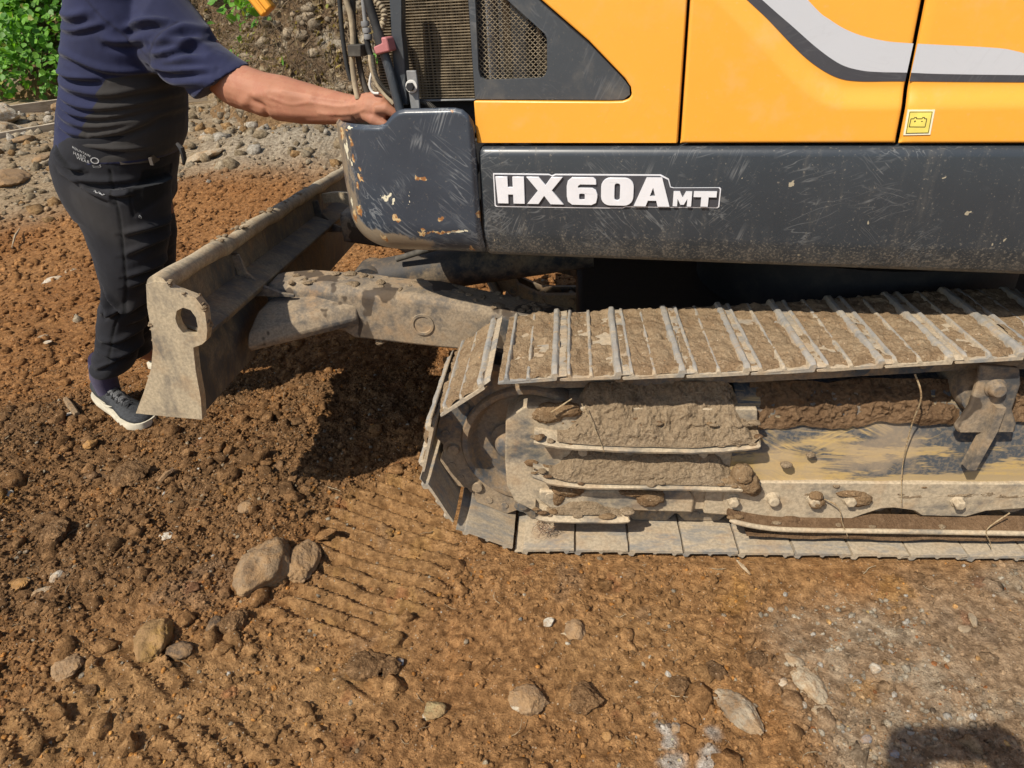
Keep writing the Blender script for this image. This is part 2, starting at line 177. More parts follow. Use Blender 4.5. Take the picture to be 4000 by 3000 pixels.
class MB:
    def __init__(s): s.v = []; s.f = []
    def add(s, V, F):
        n = len(s.v); s.v += [tuple(map(float, p)) for p in V]; s.f += [tuple(int(i) + n for i in q) for q in F]; return s
    def box(s, lo, hi, M=None):
        V = [Vector((x, y, z)) for x in (lo[0], hi[0]) for y in (lo[1], hi[1]) for z in (lo[2], hi[2])]
        if M: V = [M @ p for p in V]
        return s.add(V, [(0, 1, 3, 2), (4, 6, 7, 5), (0, 4, 5, 1), (2, 3, 7, 6), (0, 2, 6, 4), (1, 5, 7, 3)])
    def prism(s, poly, fn, a, b, hole=None):
        """poly of 2-D points; fn(p, q, depth)->3-D point; caps at depth a and b."""
        loops = [list(poly)] + ([list(hole)] if hole else [])
        flat = [p for l in loops for p in l]
        tri = tessellate_polygon([[Vector((p[0], p[1], 0)) for p in l] for l in loops])
        n = len(flat)
        V = [fn(p[0], p[1], a) for p in flat] + [fn(p[0], p[1], b) for p in flat]
        F = [t for t in tri] + [tuple(i + n for i in reversed(t)) for t in tri]
        off = 0
        for l in loops:
            k = len(l)
            for i in range(k):
                j = (i + 1) % k
                F.append((off + i, off + j, off + j + n, off + i + n))
            off += k
        return s.add(V, F)
    def loft(s, rings, cap=True, closed=True):
        k = len(rings[0]); V = [p for r in rings for p in r]; F = []
        for i in range(len(rings) - 1):
            for j in range(k if closed else k - 1):
                F.append((i * k + j, i * k + (j + 1) % k, (i + 1) * k + (j + 1) % k, (i + 1) * k + j))
        if cap:
            F.append(tuple(reversed(range(k)))); F.append(tuple(range((len(rings) - 1) * k, len(rings) * k)))
        return s.add(V, F)
    def tube(s, pts, r, k=10, cap=True):
        pts = [Vector(p) for p in pts]; rings = []
        rr = r if hasattr(r, '__len__') else [r] * len(pts)
        up = None
        for i, p in enumerate(pts):
            t = (pts[min(i + 1, len(pts) - 1)] - pts[max(i - 1, 0)]).normalized()
            if up is None:
                up = Vector((0, 0, 1)) if abs(t.z) < .9 else Vector((0, 1, 0))
            a = t.cross(up).normalized(); b = a.cross(t).normalized(); up = b
            rings.append([p + (a * math.cos(2 * math.pi * j / k) + b * math.sin(2 * math.pi * j / k)) * rr[i] for j in range(k)])
        return s.loft(rings, cap)
    def lathe(s, prof, c, k=40, axis='Y'):
        """prof: (radius, along) pairs; spins round the Y axis at c."""
        V = []; F = []; m = len(prof)
        for j in range(k):
            t = 2 * math.pi * j / k
            for r, a in prof:
                V.append((c[0] + r * math.cos(t), c[1] + a, c[2] + r * math.sin(t)))
        for j in range(k):
            for i in range(m - 1):
                F.append((j * m + i, ((j + 1) % k) * m + i, ((j + 1) % k) * m + i + 1, j * m + i + 1))
        return s.add(V, F)
    def mesh(s, name='m'):
        me = bpy.data.meshes.new(name); me.from_pydata(s.v, [], s.f); me.update()
        bm = bmesh.new(); bm.from_mesh(me); bmesh.ops.recalc_face_normals(bm, faces=bm.faces); bm.to_mesh(me); bm.free()
        return me
    def build(s, name, mat, parent=None, smooth=40, bevel=0.0, seg=2):
        return put(name, s.mesh(name), mat, parent, smooth, bevel, seg)

def smooth_path(pts, n=6):
    """Catmull-Rom through pts."""
    P = [np.array(p, float) for p in pts]; out = []
    for i in range(len(P) - 1):
        a = P[max(i - 1, 0)]; b = P[i]; c = P[i + 1]; d = P[min(i + 2, len(P) - 1)]
        for k in range(n):
            t = k / n
            out.append(.5 * ((2 * b) + (c - a) * t + (2 * a - 5 * b + 4 * c - d) * t * t + (3 * b - a - 3 * c + d) * t ** 3))
    out.append(P[-1]); return out

def grid_faces(nx, ny):
    i = np.arange(nx - 1)[:, None]; j = np.arange(ny - 1)[None, :]
    a = i * ny + j
    return np.stack([a, a + ny, a + ny + 1, a + 1], -1).reshape(-1, 4)

def vattr(me, name, arr):
    arr = np.asarray(arr, dtype=np.float32)
    if arr.ndim == 1:
        at = me.attributes.new(name, 'FLOAT', 'POINT'); at.data.foreach_set('value', arr)
    else:
        if arr.shape[1] == 3: arr = np.concatenate([arr, np.ones((len(arr), 1), np.float32)], 1)
        at = me.attributes.new(name, 'FLOAT_COLOR', 'POINT'); at.data.foreach_set('color', arr.ravel())

# ------------------------------------------------------------------ materials
class NT:
    def __init__(s, name):
        s.m = bpy.data.materials.new(name); s.m.use_nodes = True
        s.t = s.m.node_tree; s.b = s.t.nodes['Principled BSDF']
        s.co = None
    def n(s, typ, **kw):
        nd = s.t.nodes.new('ShaderNode' + typ)
        for k, v in kw.items(): setattr(nd, k, v)
        return nd
    def l(s, a, b): s.t.links.new(a, b)
    def set(s, inp, val):
        if hasattr(val, 'is_output'): s.l(val, inp)
        else: inp.default_value = val if not isinstance(val, (tuple, list)) or len(val) != 3 or inp.type == 'VECTOR' else (*val, 1)
    def coord(s, scale=(1, 1, 1), rot=(0, 0, 0), rnd=False, tex=False):
        tc = s.n('TexCoord'); mp = s.n('Mapping')
        if tex: mp.vector_type = 'TEXTURE'; scale = tuple(1 / q for q in scale)
        s.l(tc.outputs['Object'], mp.inputs[0])
        mp.inputs['Scale'].default_value = scale; mp.inputs['Rotation'].default_value = rot
        if rnd:
            oi = s.n('ObjectInfo'); vm = s.n('VectorMath', operation='SCALE'); cx = s.n('CombineXYZ')
            for i in range(3): s.l(oi.outputs['Random'], cx.inputs[i])
            s.l(cx.outputs[0], vm.inputs[0]); vm.inputs['Scale'].default_value = 37.0
            s.l(vm.outputs[0], mp.inputs['Location'])
        return mp.outputs[0]
    def noise(s, scale, detail=4, rough=.55, co=None, dist=0):
        t = s.n('TexNoise'); t.inputs['Scale'].default_value = scale; t.inputs['Detail'].default_value = detail
        t.inputs['Roughness'].default_value = rough; t.inputs['Distortion'].default_value = dist
        s.l(co if co is not None else s.co, t.inputs['Vector']); return t.outputs['Fac']
    def voro(s, scale, co=None, feature='F1', out='Distance', rnd=1.0):
        t = s.n('TexVoronoi', feature=feature); t.inputs['Scale'].default_value = scale; t.inputs['Randomness'].default_value = rnd
        s.l(co if co is not None else s.co, t.inputs['Vector']); return t.outputs[out]
    def ramp(s, fac, stops):
        r = s.n('ValToRGB'); e = r.color_ramp.elements
        while len(e) < len(stops): e.new(.5)
        for i, (p, c) in enumerate(stops):
            e[i].position = p; e[i].color = (*c, 1) if isinstance(c, (tuple, list)) else (c, c, c, 1)
        s.l(fac, r.inputs[0]); return r.outputs[0]
    def step(s, fac, a, b):
        r = s.n('MapRange', interpolation_type='SMOOTHSTEP'); s.l(fac, r.inputs[0])
        r.inputs[1].default_value = a; r.inputs[2].default_value = b; return r.outputs[0]
    def mix(s, f, a, b, mode='MIX'):
        m = s.n('Mix', data_type='RGBA', blend_type=mode)
        s.set(m.inputs[0], f); s.set(m.inputs[6], a); s.set(m.inputs[7], b); return m.outputs[2]
    def math(s, op, a, b=0.0, clamp=False):
        m = s.n('Math', operation=op, use_clamp=clamp); s.set(m.inputs[0], a); s.set(m.inputs[1], b); return m.outputs[0]
    def attr(s, name, out='Fac'):
        a = s.n('Attribute', attribute_name=name); return a.outputs[out]
    def upness(s):
        g = s.n('NewGeometry'); x = s.n('SeparateXYZ'); s.l(g.outputs['Normal'], x.inputs[0]); return x.outputs[2]
    def bump(s, h, strength=.3, dist=.01, prev=None):
        b = s.n('Bump'); b.inputs['Strength'].default_value = strength; b.inputs['Distance'].default_value = dist
        s.l(h, b.inputs['Height'])
        if prev is not None: s.l(prev, b.inputs['Normal'])
        return b.outputs[0]
    def out(s, color=None, rough=None, metal=None, normal=None, spec=None):
        if color is not None: s.set(s.b.inputs['Base Color'], color)
        if rough is not None: s.set(s.b.inputs['Roughness'], rough)
        if metal is not None: s.set(s.b.inputs['Metallic'], metal)
        if normal is not None: s.l(normal, s.b.inputs['Normal'])
        if spec is not None: s.b.inputs['Specular IOR Level'].default_value = spec
        return s.m

def scratches(m, co_list, width=.03, dens=.5):
    """thin light lines: stretched noise contours, broken up by a second noise."""
    tot = None
    for sc, rz, thr in co_list:
        c = m.coord(scale=sc, rot=rz, tex=True)
        n = m.noise(1.0, 2, .5, co=c)
        line = m.math('SUBTRACT', 1.0, m.math('MULTIPLY', m.math('ABSOLUTE', m.math('SUBTRACT', n, .5)), 1.0 / width), clamp=True)
        brk = m.step(m.noise(thr, 3, .6), .55, .68)
        x = m.math('MULTIPLY', line, brk)
        tot = x if tot is None else m.math('MAXIMUM', tot, x)
    return m.math('MULTIPLY', tot, dens)

def paint_mat(name, base, rough=.38, dust=(.36, .28, .19), dust_amt=.25, up_dust=.5, scr=.5, scr_col=(.35, .36, .36), rust=None, spec=.5, mottle=.06):
    m = NT(name); m.co = m.coord(rnd=False)
    big = m.noise(3.0, 5, .6); fine = m.noise(60, 4, .6)
    col = m.mix(m.math('MULTIPLY', m.step(big, .3, .7), 1.0), tuple(c * (1 - mottle) for c in base), tuple(c * (1 + mottle) for c in base))
    if scr:
        s1 = scratches(m, [((60, 60, 1.5), (0, .45, 0), 6), ((55, 55, 1.3), (0, 1.25, 0), 5), ((75, 75, 2.0), (0, -.8, 0), 7), ((50, 50, 1.6), (0, 1.75, 0), 8)], .030, scr)
        col = m.mix(s1, col, scr_col)
    dm = m.math('MULTIPLY', m.step(m.noise(9, 6, .68), .50, .74), dust_amt)
    spk = m.math('MULTIPLY', m.step(m.noise(140, 3, .6), .60, .74), dust_amt * .9)
    dm = m.math('MAXIMUM', dm, spk)
    if up_dust:
        dm = m.math('ADD', dm, m.math('MULTIPLY', m.step(m.upness(), .25, .95), up_dust), clamp=True)
    col = m.mix(dm, col, dust)
    if rust:
        rm = m.step(m.noise(14, 6, .7), .64 - rust * .1, .70 - rust * .1)
        col = m.mix(rm, col, m.mix(m.step(m.noise(40, 3, .5), .45, .6), (.30, .12, .035), (.16, .065, .025)))
    rg = m.math('ADD', rough, m.math('MULTIPLY', dm, .4), clamp=True)
    rg = m.math('ADD', rg, m.math('MULTIPLY', m.math('SUBTRACT', fine, .5), .2), clamp=True)
    nb = m.bump(m.noise(7, 3, .5), .06, .01); nb = m.bump(fine, .08, .002, nb)
    return m.out(col, rg, 0.0, nb, spec)

def dirt_mat(name, cols, bscale=1.0, attr=None, bstr=.6, speck=.0):
    m = NT(name); m.co = m.coord()
    n1 = m.noise(7 * bscale, 6, .62); n2 = m.noise(38 * bscale, 5, .65); n3 = m.noise(150 * bscale, 4, .6)
    if attr:
        base = m.attr(attr, 'Color')
        col = m.mix(m.step(n2, .32, .70), m.mix(1.0, base, (.58, .54, .50), 'MULTIPLY'), m.mix(1.0, base, (1.36, 1.36, 1.34), 'MULTIPLY'))
        col = m.mix(m.math('MULTIPLY', m.step(n1, .55, .72), .3), col, m.mix(1.0, base, (1.3, 1.08, .82), 'MULTIPLY'))
    else:
        col = m.mix(m.step(n1, .35, .65), cols[0], cols[1])
        col = m.mix(m.math('MULTIPLY', m.step(n2, .5, .68), .6), col, cols[2])
    col = m.mix(m.math('MULTIPLY', m.step(n3, .38, .62), .45), m.mix(1.0, col, (.66, .63, .60), 'MULTIPLY'), col)
    if speck:
        vc = m.voro(170 * bscale, out='Color'); vd = m.voro(170 * bscale)
        sx = m.n('SeparateColor'); m.l(vc, sx.inputs[0])
        mk = m.math('MULTIPLY', m.step(sx.outputs[0], 1 - speck, 1 - speck + .01), m.math('SUBTRACT', 1.0, m.step(vd, .28, .40)))
        col = m.mix(m.math('MULTIPLY', mk, .8), col, m.mix(sx.outputs[1], (.52, .44, .32), (.46, .22, .08)))
    nb = m.bump(n2, bstr, .016); nb = m.bump(n3, bstr, .008, nb); nb = m.bump(m.noise(420 * bscale, 3, .6), bstr, .003, nb)
    return m.out(col, .95, 0, nb, .12)

M = {}
M['soil'] = dirt_mat('soil', None, attr='soil', bstr=.95, speck=.07)
M['mud'] = dirt_mat('packed_mud', [(.25, .155, .08), (.33, .225, .125), (.42, .31, .19)], 1.2, speck=.05)
M['shoemud'] = dirt_mat('shoe_mud', [(.30, .205, .118), (.40, .295, .18), (.47, .36, .23)], 1.1, speck=.06)
M['drymud'] = dirt_mat('dry_mud', [(.40, .30, .19), (.47, .36, .235), (.34, .25, .155)], 1.0, bstr=.95)
M['darkmud'] = dirt_mat('dark_mud', [(.17, .105, .058), (.23, .145, .08), (.29, .19, .11)], 1.0)
M['yellow'] = paint_mat('yellow_paint', (.84, .372, .044), .33, (.62, .40, .18), .30, 0.0, .10, (.55, .26, .06), mottle=.015)
M['orange'] = paint_mat('orange_paint', (.80, .36, .035), .4, (.5, .3, .12), .12, 0, 0)
M['grey'] = paint_mat('dark_grey_paint', (.043, .050, .057), .38, (.22, .20, .16), .22, .12, .38, (.24, .24, .235))
M['trim'] = paint_mat('trim_grey_paint', (.046, .053, .060), .42, (.26, .22, .16), .22, .12, .25, (.22, .22, .22))
M['black'] = paint_mat('black_steel', (.012, .012, .013), .6, (.10, .08, .06), .3, .25, 0)
M['silver'] = paint_mat('silver_decal', (.50, .51, .53), .4, (.4, .35, .28), .05, 0, .1, (.3, .3, .3), mottle=.02)
M['darkdecal'] = paint_mat('dark_decal', (.050, .050, .056), .45, (.2, .18, .15), .10, 0, .15, (.2, .2, .2))
M['bladedust'] = None

def steel_mat(name, base, dust, amt, rnd=False, streak=(1, 1, 1), rust=.25, rough=.6, up=.35, blue=(.06, .075, .09), stain=False, edge=False):
    """worn steel: dark blue-grey paint remains, tan dust, rust, wear streaks."""
    m = NT(name); m.co = m.coord(rnd=rnd)
    cs = m.coord(scale=streak, rnd=rnd)
    n1 = m.noise(5, 6, .65, co=cs); n2 = m.noise(22, 6, .7, co=cs); n3 = m.noise(120, 4, .65); n4 = m.noise(11, 5, .6)
    col = m.mix(m.step(n2, .40, .62), blue, base)
    col = m.mix(m.math('MULTIPLY', m.step(n4, .60, .70), rust), col, (.26, .115, .04))
    k = m.math('ADD', m.math('MULTIPLY', n1, .65), m.math('MULTIPLY', n2, .35))
    dm = m.step(k, .62 - amt * .42, .74 - amt * .30)
    dm = m.math('ADD', dm, m.math('MULTIPLY', m.step(m.upness(), .2, .9), up), clamp=True)
    dc = m.mix(m.step(n3, .35, .65), tuple(c * .78 for c in dust), tuple(min(1, c * 1.12) for c in dust))
    dc = m.mix(m.math('MULTIPLY', m.step(n4, .48, .66), .35), dc, (.36, .215, .10))
    col = m.mix(m.math('MULTIPLY', dm, .93), col, dc)
    if stain: col = m.mix(m.math('MULTIPLY', m.step(m.noise(9, 3, .5, co=m.coord(scale=(1, 1, .75))), .575, .60), .85), col, (.060, .042, .028))
    if edge:   # grouser crowns rubbed bare
        x = m.n('SeparateXYZ'); m.l(m.n('TexCoord').outputs['Object'], x.inputs[0])
        e = m.math('MULTIPLY', m.step(x.outputs[2], .0165, .0205), m.step(n2, .36, .54))
        col = m.mix(m.math('MULTIPLY', e, .7), col, (.27, .268, .255)); dm = m.math('MULTIPLY', dm, m.math('SUBTRACT', 1.0, m.math('MULTIPLY', e, .7)))
    rg = m.math('ADD', rough, m.math('MULTIPLY', dm, .3), clamp=True)
    nb = m.bump(n2, .22, .006); nb = m.bump(n3, .28, .002, nb)
    return m.out(col, rg, 0.0, nb, .35)

DUST = (.47, .375, .25)
M['shoe'] = steel_mat('track_shoe_steel', (.24, .235, .22), (.42, .335, .225), .62, True, (1, 3, 1), .15, up=.10, blue=(.20, .198, .185), edge=True)
M['link'] = steel_mat('track_link_steel', (.10, .085, .065), (.33, .245, .155), .6, True, up=.3)
M['idler'] = steel_mat('idler_steel', (.12, .092, .062), (.25, .185, .118), .66, up=.1)
M['yoke'] = steel_mat('guard_steel', (.16, .14, .10), DUST, .66, streak=(.7, 1, 1), up=.25, blue=(.085, .088, .088))
M['blade'] = steel_mat('blade_steel', (.095, .082, .062), (.24, .19, .125), .50, streak=(1, 1, .6), rust=.2, up=.25, blue=(.07, .07, .068))
M['plate'] = steel_mat('blade_end_steel', (.27, .225, .155), (.47, .38, .25), .70, streak=(1, 1, .5), rust=.3, up=.1, blue=(.13, .118, .098))
M['arm'] = steel_mat('arm_steel', (.095, .085, .074), (.32, .245, .16), .54, rust=.45, up=.38, blue=(.062, .064, .066), stain=True)
def frame_mat():
    m = NT('track_frame_paint'); m.co = m.coord()
    cs = m.coord(scale=(.22, 1, 1.0)); cs2 = m.coord(scale=(.12, 1, 1.6))
    n1 = m.noise(9, 6, .72, co=cs); n2 = m.noise(26, 6, .75, co=cs2, dist=.6); n3 = m.noise(5, 3, .5); n4 = m.noise(90, 4, .6)
    x = m.n('SeparateXYZ'); m.l(m.co, x.inputs[0])
    zz = m.math('MULTIPLY', m.math('SUBTRACT', x.outputs[2], .20), 3.2)   # more paint left high on the side
    k = m.math('ADD', n1, m.math('MULTIPLY', m.math('SUBTRACT', zz, .25), .45))
    col = m.mix(m.step(n2, .46, .58), (.35, .255, .13), (.43, .295, .115))
    col = m.mix(m.step(k, .46, .53), col, (.062, .069, .076))
    s = scratches(m, [((1.5, 8, 60), (0, .06, 0), 6), ((1.6, 8, 55), (0, .5, 0), 7), ((1.6, 8, 60), (0, -.45, 0), 8), ((1.5, 8, 70), (0, .2, 0), 9)], .07, .9)
    col = m.mix(s, col, (.48, .33, .13))
    col = m.mix(m.math('MULTIPLY', m.step(n3, .56, .66), .45), col, (.42, .31, .19))
    col = m.mix(m.math('MULTIPLY', m.step(n4, .45, .6), .3), col, (.33, .245, .15))
    return m.out(col, .7, 0, m.bump(n4, .2, .003), .3)
M['frame'] = frame_mat()
M['darksteel'] = steel_mat('dark_steel', (.045, .042, .038), (.22, .165, .105), .38, rust=.3, up=.25, blue=(.03, .032, .036))

def simple(name, col, rough=.6, metal=0, bump=0, bs=80, var=.12, spec=.4):
    m = NT(name); m.co = m.coord(rnd=True)
    c = m.mix(m.step(m.noise(bs * .3, 5, .6), .35, .65), tuple(x * (1 - var) for x in col), tuple(min(1, x * (1 + var)) for x in col))
    nb = m.bump(m.noise(bs, 4, .6), bump, .004) if bump else None
    return m.out(c, rough, metal, nb, spec)
M['rubber'] = simple('rubber', (.028, .028, .027), .65, var=.35, bump=.1)
M['dustrubber'] = simple('dusty_rubber', (.085, .075, .06), .8, var=.4, bump=.2, bs=60)
M['tan'] = simple('tan_hose', (.36, .29, .19), .7, var=.25, bump=.15)
M['beige'] = simple('beige_plastic', (.33, .27, .18), .7, var=.2)
M['pink'] = simple('faded_red_plastic', (.42, .155, .15), .55, var=.08)
M['greymetal'] = simple('grey_metal', (.20, .20, .195), .5, var=.2)
M['whitepaint'] = simple('white_paint', (.60, .58, .53), .5, var=.1)
M['chrome'] = simple('silver_letter', (.78, .78, .80), .28, .15, var=.03, spec=.6)
M['sticker'] = simple('yellow_sticker', (.80, .66, .14), .4, var=.1)
M['stickerwhite'] = simple('sticker_border', (.78, .74, .55), .4, var=.05)
M['ink'] = simple('ink', (.05, .045, .02), .6, var=.1)
def radiator_mat():
    m = NT('radiator_fins'); m.co = m.coord()
    c = m.coord(scale=(430, 430, 1)); n = m.noise(1, 2, .5, co=c)
    col = m.mix(m.step(n, .38, .62), (.018, .013, .008), (.20, .150, .085))
    d = m.noise(30, 5, .7); col = m.mix(m.math('MULTIPLY', m.step(d, .56, .70), .5), col, (.24, .185, .11))
    return m.out(col, .8, 0, m.bump(n, .8, .004), .2)
M['fins'] = radiator_mat()
M['tubes'] = simple('radiator_tube', (.21, .165, .105), .7, var=.35, bump=.3, bs=120)

# chips of bare paint on the bumper: mask stored on the mesh
def bumper_mat():
    m = NT('bumper_paint'); m.co = m.coord()
    col = m.mix(m.step(m.noise(3, 5, .6), .3, .7), (.032, .040, .053), (.043, .053, .068))
    s = scratches(m, [((60, 60, 1.6), (0, -.9, 0), 5), ((50, 50, 1.4), (0, -1.2, 0), 6), ((70, 70, 2), (0, .4, 0), 7), ((55, 55, 1.5), (0, 1.2, 0), 6), ((80, 80, 2), (0, -.6, 0), 9)], .040, .48)
    col = m.mix(s, col, (.30, .31, .31))
    sc = m.attr('scuff'); nz = m.noise(24, 6, .75, co=m.coord(scale=(1, 1, .5), rot=(0, .5, 0)))
    col = m.mix(m.math('MULTIPLY', m.step(m.math('ADD', sc, m.math('MULTIPLY', nz, .9)), .95, 1.12), .7), col, (.33, .25, .155))
    ch = m.attr('chip'); n2 = m.noise(95, 5, .75)
    k = m.math('ADD', ch, m.math('MULTIPLY', m.math('SUBTRACT', n2, .5), 1.5))
    inner = m.mix(m.step(m.noise(60, 4, .6), .46, .58), (.27, .115, .035), (.56, .40, .20))
    col = m.mix(m.step(k, .50, .56), col, inner)
    wh = m.attr('white'); kw = m.math('ADD', wh, m.math('MULTIPLY', m.math('SUBTRACT', n2, .5), 1.5))
    col = m.mix(m.step(kw, .52, .58), col, (.68, .62, .45))
    spk = m.math('MULTIPLY', m.step(m.noise(130, 3, .6), .62, .72), .25); col = m.mix(spk, col, (.25, .22, .17))
    rg = m.math('ADD', .33, m.math('MULTIPLY', k, .2), clamp=True)
    nb = m.bump(m.noise(9, 3, .5), .07, .012)
    return m.out(col, rg, 0, nb, .5)
M['bumper'] = bumper_mat()
def skirt_mat():
    m = NT('skirt_paint'); m.co = m.coord()
    col = m.mix(m.step(m.noise(3, 5, .6), .3, .7), (.031, .037, .043), (.039, .046, .053))
    s = scratches(m, [((50, 50, 1.3), (0, .35, 0), 6), ((45, 45, 1.1), (0, 1.25, 0), 5), ((60, 60, 1.6), (0, -.8, 0), 7), ((40, 40, 1.2), (0, 1.8, 0), 8), ((70, 70, 1.5), (0, .9, 0), 4)], .022, .40)
    col = m.mix(s, col, (.27, .27, .26))
    x = m.n('SeparateXYZ'); m.l(m.co, x.inputs[0])
    low = m.math('SUBTRACT', 1.0, m.step(x.outputs[2], .79, .90))
    fl = m.noise(170, 3, .6); st = m.noise(14, 5, .65, co=m.coord(scale=(2.2, 2.2, .35)))
    k = m.math('ADD', fl, m.math('ADD', m.math('MULTIPLY', low, .16), m.math('MULTIPLY', m.math('SUBTRACT', st, .5), .35)))
    d = m.math('MULTIPLY', m.step(k, .60, .78), .6)
    film = m.math('MULTIPLY', m.step(m.math('ADD', st, m.math('MULTIPLY', low, .15)), .52, .78), .16)
    d = m.math('MAXIMUM', d, film)
    col = m.mix(d, col, (.235, .205, .16))
    chip = m.step(m.noise(26, 3, .5), .715, .73); col = m.mix(m.math('MULTIPLY', chip, .8), col, (.42, .36, .25))
    return m.out(col, m.math('ADD', .34, m.math('MULTIPLY', d, .45), clamp=True), 0, m.bump(m.noise(5, 3, .5), .05, .012), .5)
M['skirt'] = skirt_mat()

# ------------------------------------------------------------------ ground
def poly_mask(x, y, poly, soft):
    """soft inside mask of a polygon (signed distance, smoothed)."""
    P = np.array(poly); d = np.full(x.shape, 1e9); ins = np.zeros(x.shape, bool)
    for i in range(len(P)):
        a = P[i]; b = P[(i + 1) % len(P)]; e = b - a
        t = np.clip(((x - a[0]) * e[0] + (y - a[1]) * e[1]) / (e @ e), 0, 1)
        d = np.minimum(d, np.hypot(x - a[0] - t * e[0], y - a[1] - t * e[1]))
        c = ((a[1] > y) != (b[1] > y)) & (x < (b[0] - a[0]) * (y - a[1]) / (b[1] - a[1] + 1e-12) + a[0])
        ins ^= c
    return sstep(-soft, soft, np.where(ins, d, -d))

IMP1 = [(-.66, .12), (-.53, .33), (-.40, .36), (-.22, .10), (-.26, -.20), (-.45, -.29), (-.72, -.25), (-.62, -.1)]
IMP2 = [(.15, -.22), (.40, -.12), (.52, -.38), (.28, -.5), (.1, -.38)]
IMP3 = [(-1.15, -.42), (-.9, -.38), (-.35, -.30), (-.2, -.5), (-.55, -.75), (-1.2, -.72)]
GREY = [(1.9, .0), (1.05, -.03), (.86, -.16), (.66, -.33), (.70, -.50), (.62, -.9), (1.1, -1.6), (2.6, -1.6), (2.6, 0)]
WET = [(-2.3, .75), (-1.35, 1.1), (-.5, 1.1), (-.34, .5), (-.6, .15), (-.74, -.12), (-1.3, -.40), (-2.4, -.3)]

def ground_fields(x, y):
    wx = x + .10 * fbm(x * 2.3, y * 2.3, 3, 1); wy = y + .10 * fbm(x * 2.3, y * 2.3, 3, 2)
    wx2 = x + .03 * fbm(x * 9, y * 9, 3, 1); wy2 = y + .03 * fbm(x * 9, y * 9, 3, 2)
    i1 = poly_mask(wx2, wy2, IMP1, .05); i2 = poly_mask(wx2, wy2, IMP2, .06); i3 = poly_mask(wx, wy, IMP3, .1)
    gz = poly_mask(wx, wy, GREY, .10); wet = poly_mask(wx, wy, WET, .16)
    tr = sstep(-.10, -.02, y) * sstep(.55, .45, y) * sstep(-.22, -.12, x)
    flat = np.clip(i1 + .85 * i2 + .68 * i3 + .8 * gz + tr, 0, 1)
    far = sstep(3.5, 4.4, y + .42 * np.clip(-2.8 - x, 0, 9) + .25 * fbm(x * 1.7, y * 1.7, 3, 9))
    return i1, i2, i3, gz, wet, tr, flat, far

def ground_h(x, y, F=None):
    i1, i2, i3, gz, wet, tr, flat, far = F or ground_fields(x, y)
    h = .30 * sstep(2.0, 5.4, y) + .035 * fbm(x * .8, y * .8, 3, 20) * (1 - tr) - .012
    h += wet * (.035 + .03 * fbm(x * 2.2, y * 2.2, 3, 21))
    loose = 1 - flat
    am = loose * (.55 + .45 * wet + .3 * far)
    bil = lambda k, s, o=2: np.abs(fbm(x * k, y * k, o, s))
    lump = .5 - np.minimum(bil(9, 30), .5)
    h += am * (.030 * fbm(x * 5, y * 5, 3, 22) + .024 * (bil(8, 23) - .25) + .008 * (bil(17, 24) - .25) - .012 * (bil(23, 64) - .25) - .013 * (bil(46, 25) - .25) + .010 * (bil(80, 26, 1) - .3) + .006 * fbm(x * 65, y * 65, 2, 66))
    h += flat * (1 - tr) * (1 - .65 * i1) * (.008 * fbm(x * 9, y * 9, 3, 27) + .008 * (bil(30, 28) - .2) + .006 * (bil(75, 29, 1) - .3))
    # pressed grouser marks
    e = np.array((.946, -.324)); p = np.array((.324, .946))
    def ridges(ang, sp, ph):
        q = -math.sin(ang) * x + math.cos(ang) * y + .004 * fbm(x * 7, y * 7, 2, 31) + .0015 * fbm(x * 40, y * 40, 2, 32)
        t = (q / sp + ph) % 1.0
        return sstep(.0, .10, t) * sstep(.56, .44, t)
    brk = sstep(-.35, .15, fbm(x * 8, y * 8, 3, 33))
    h += i1 * (.032 * ridges(math.atan2(-.324, .946), .0485, .2) * (.62 + .38 * brk) - .014)
    h += i2 * brk * sstep(-.25, .2, fbm(x * 4, y * 4, 2, 39)) * .012 * ridges(math.radians(-66), .05, .1)
    h += i3 * sstep(-.2, .15, fbm(x * 5, y * 5, 3, 34)) * .014 * ridges(math.radians(-32), .055, .3)
    h += tr * (.004 * fbm(x * 30, y * 30, 3, 35) - .012)
    h += far * (.04 * fbm(x * 2.2, y * 2.2, 4, 36) + .03 * (bil(6, 37) - .25))
    # grey gravel heap by the bank, red mound crest before it
    h += .22 * np.exp(-(((x + 2.35) / .9) ** 2 + ((y - 4.75) / .55) ** 2)) + .10 * np.exp(-(((x + 2.4) / 1.1) ** 2 + ((y - 3.7) / .5) ** 2))
    for px, py, pr, pz in ((-1.64, .72, .20, -.014), (-1.66, 1.14, .17, .0)):
        w = sstep(pr, pr * .55, np.hypot(x - px, y - py)); h = h * (1 - w) + (pz + .25 * (h - pz) * 0 + .006 * fbm(x * 40, y * 40, 2, 50)) * w
    return h

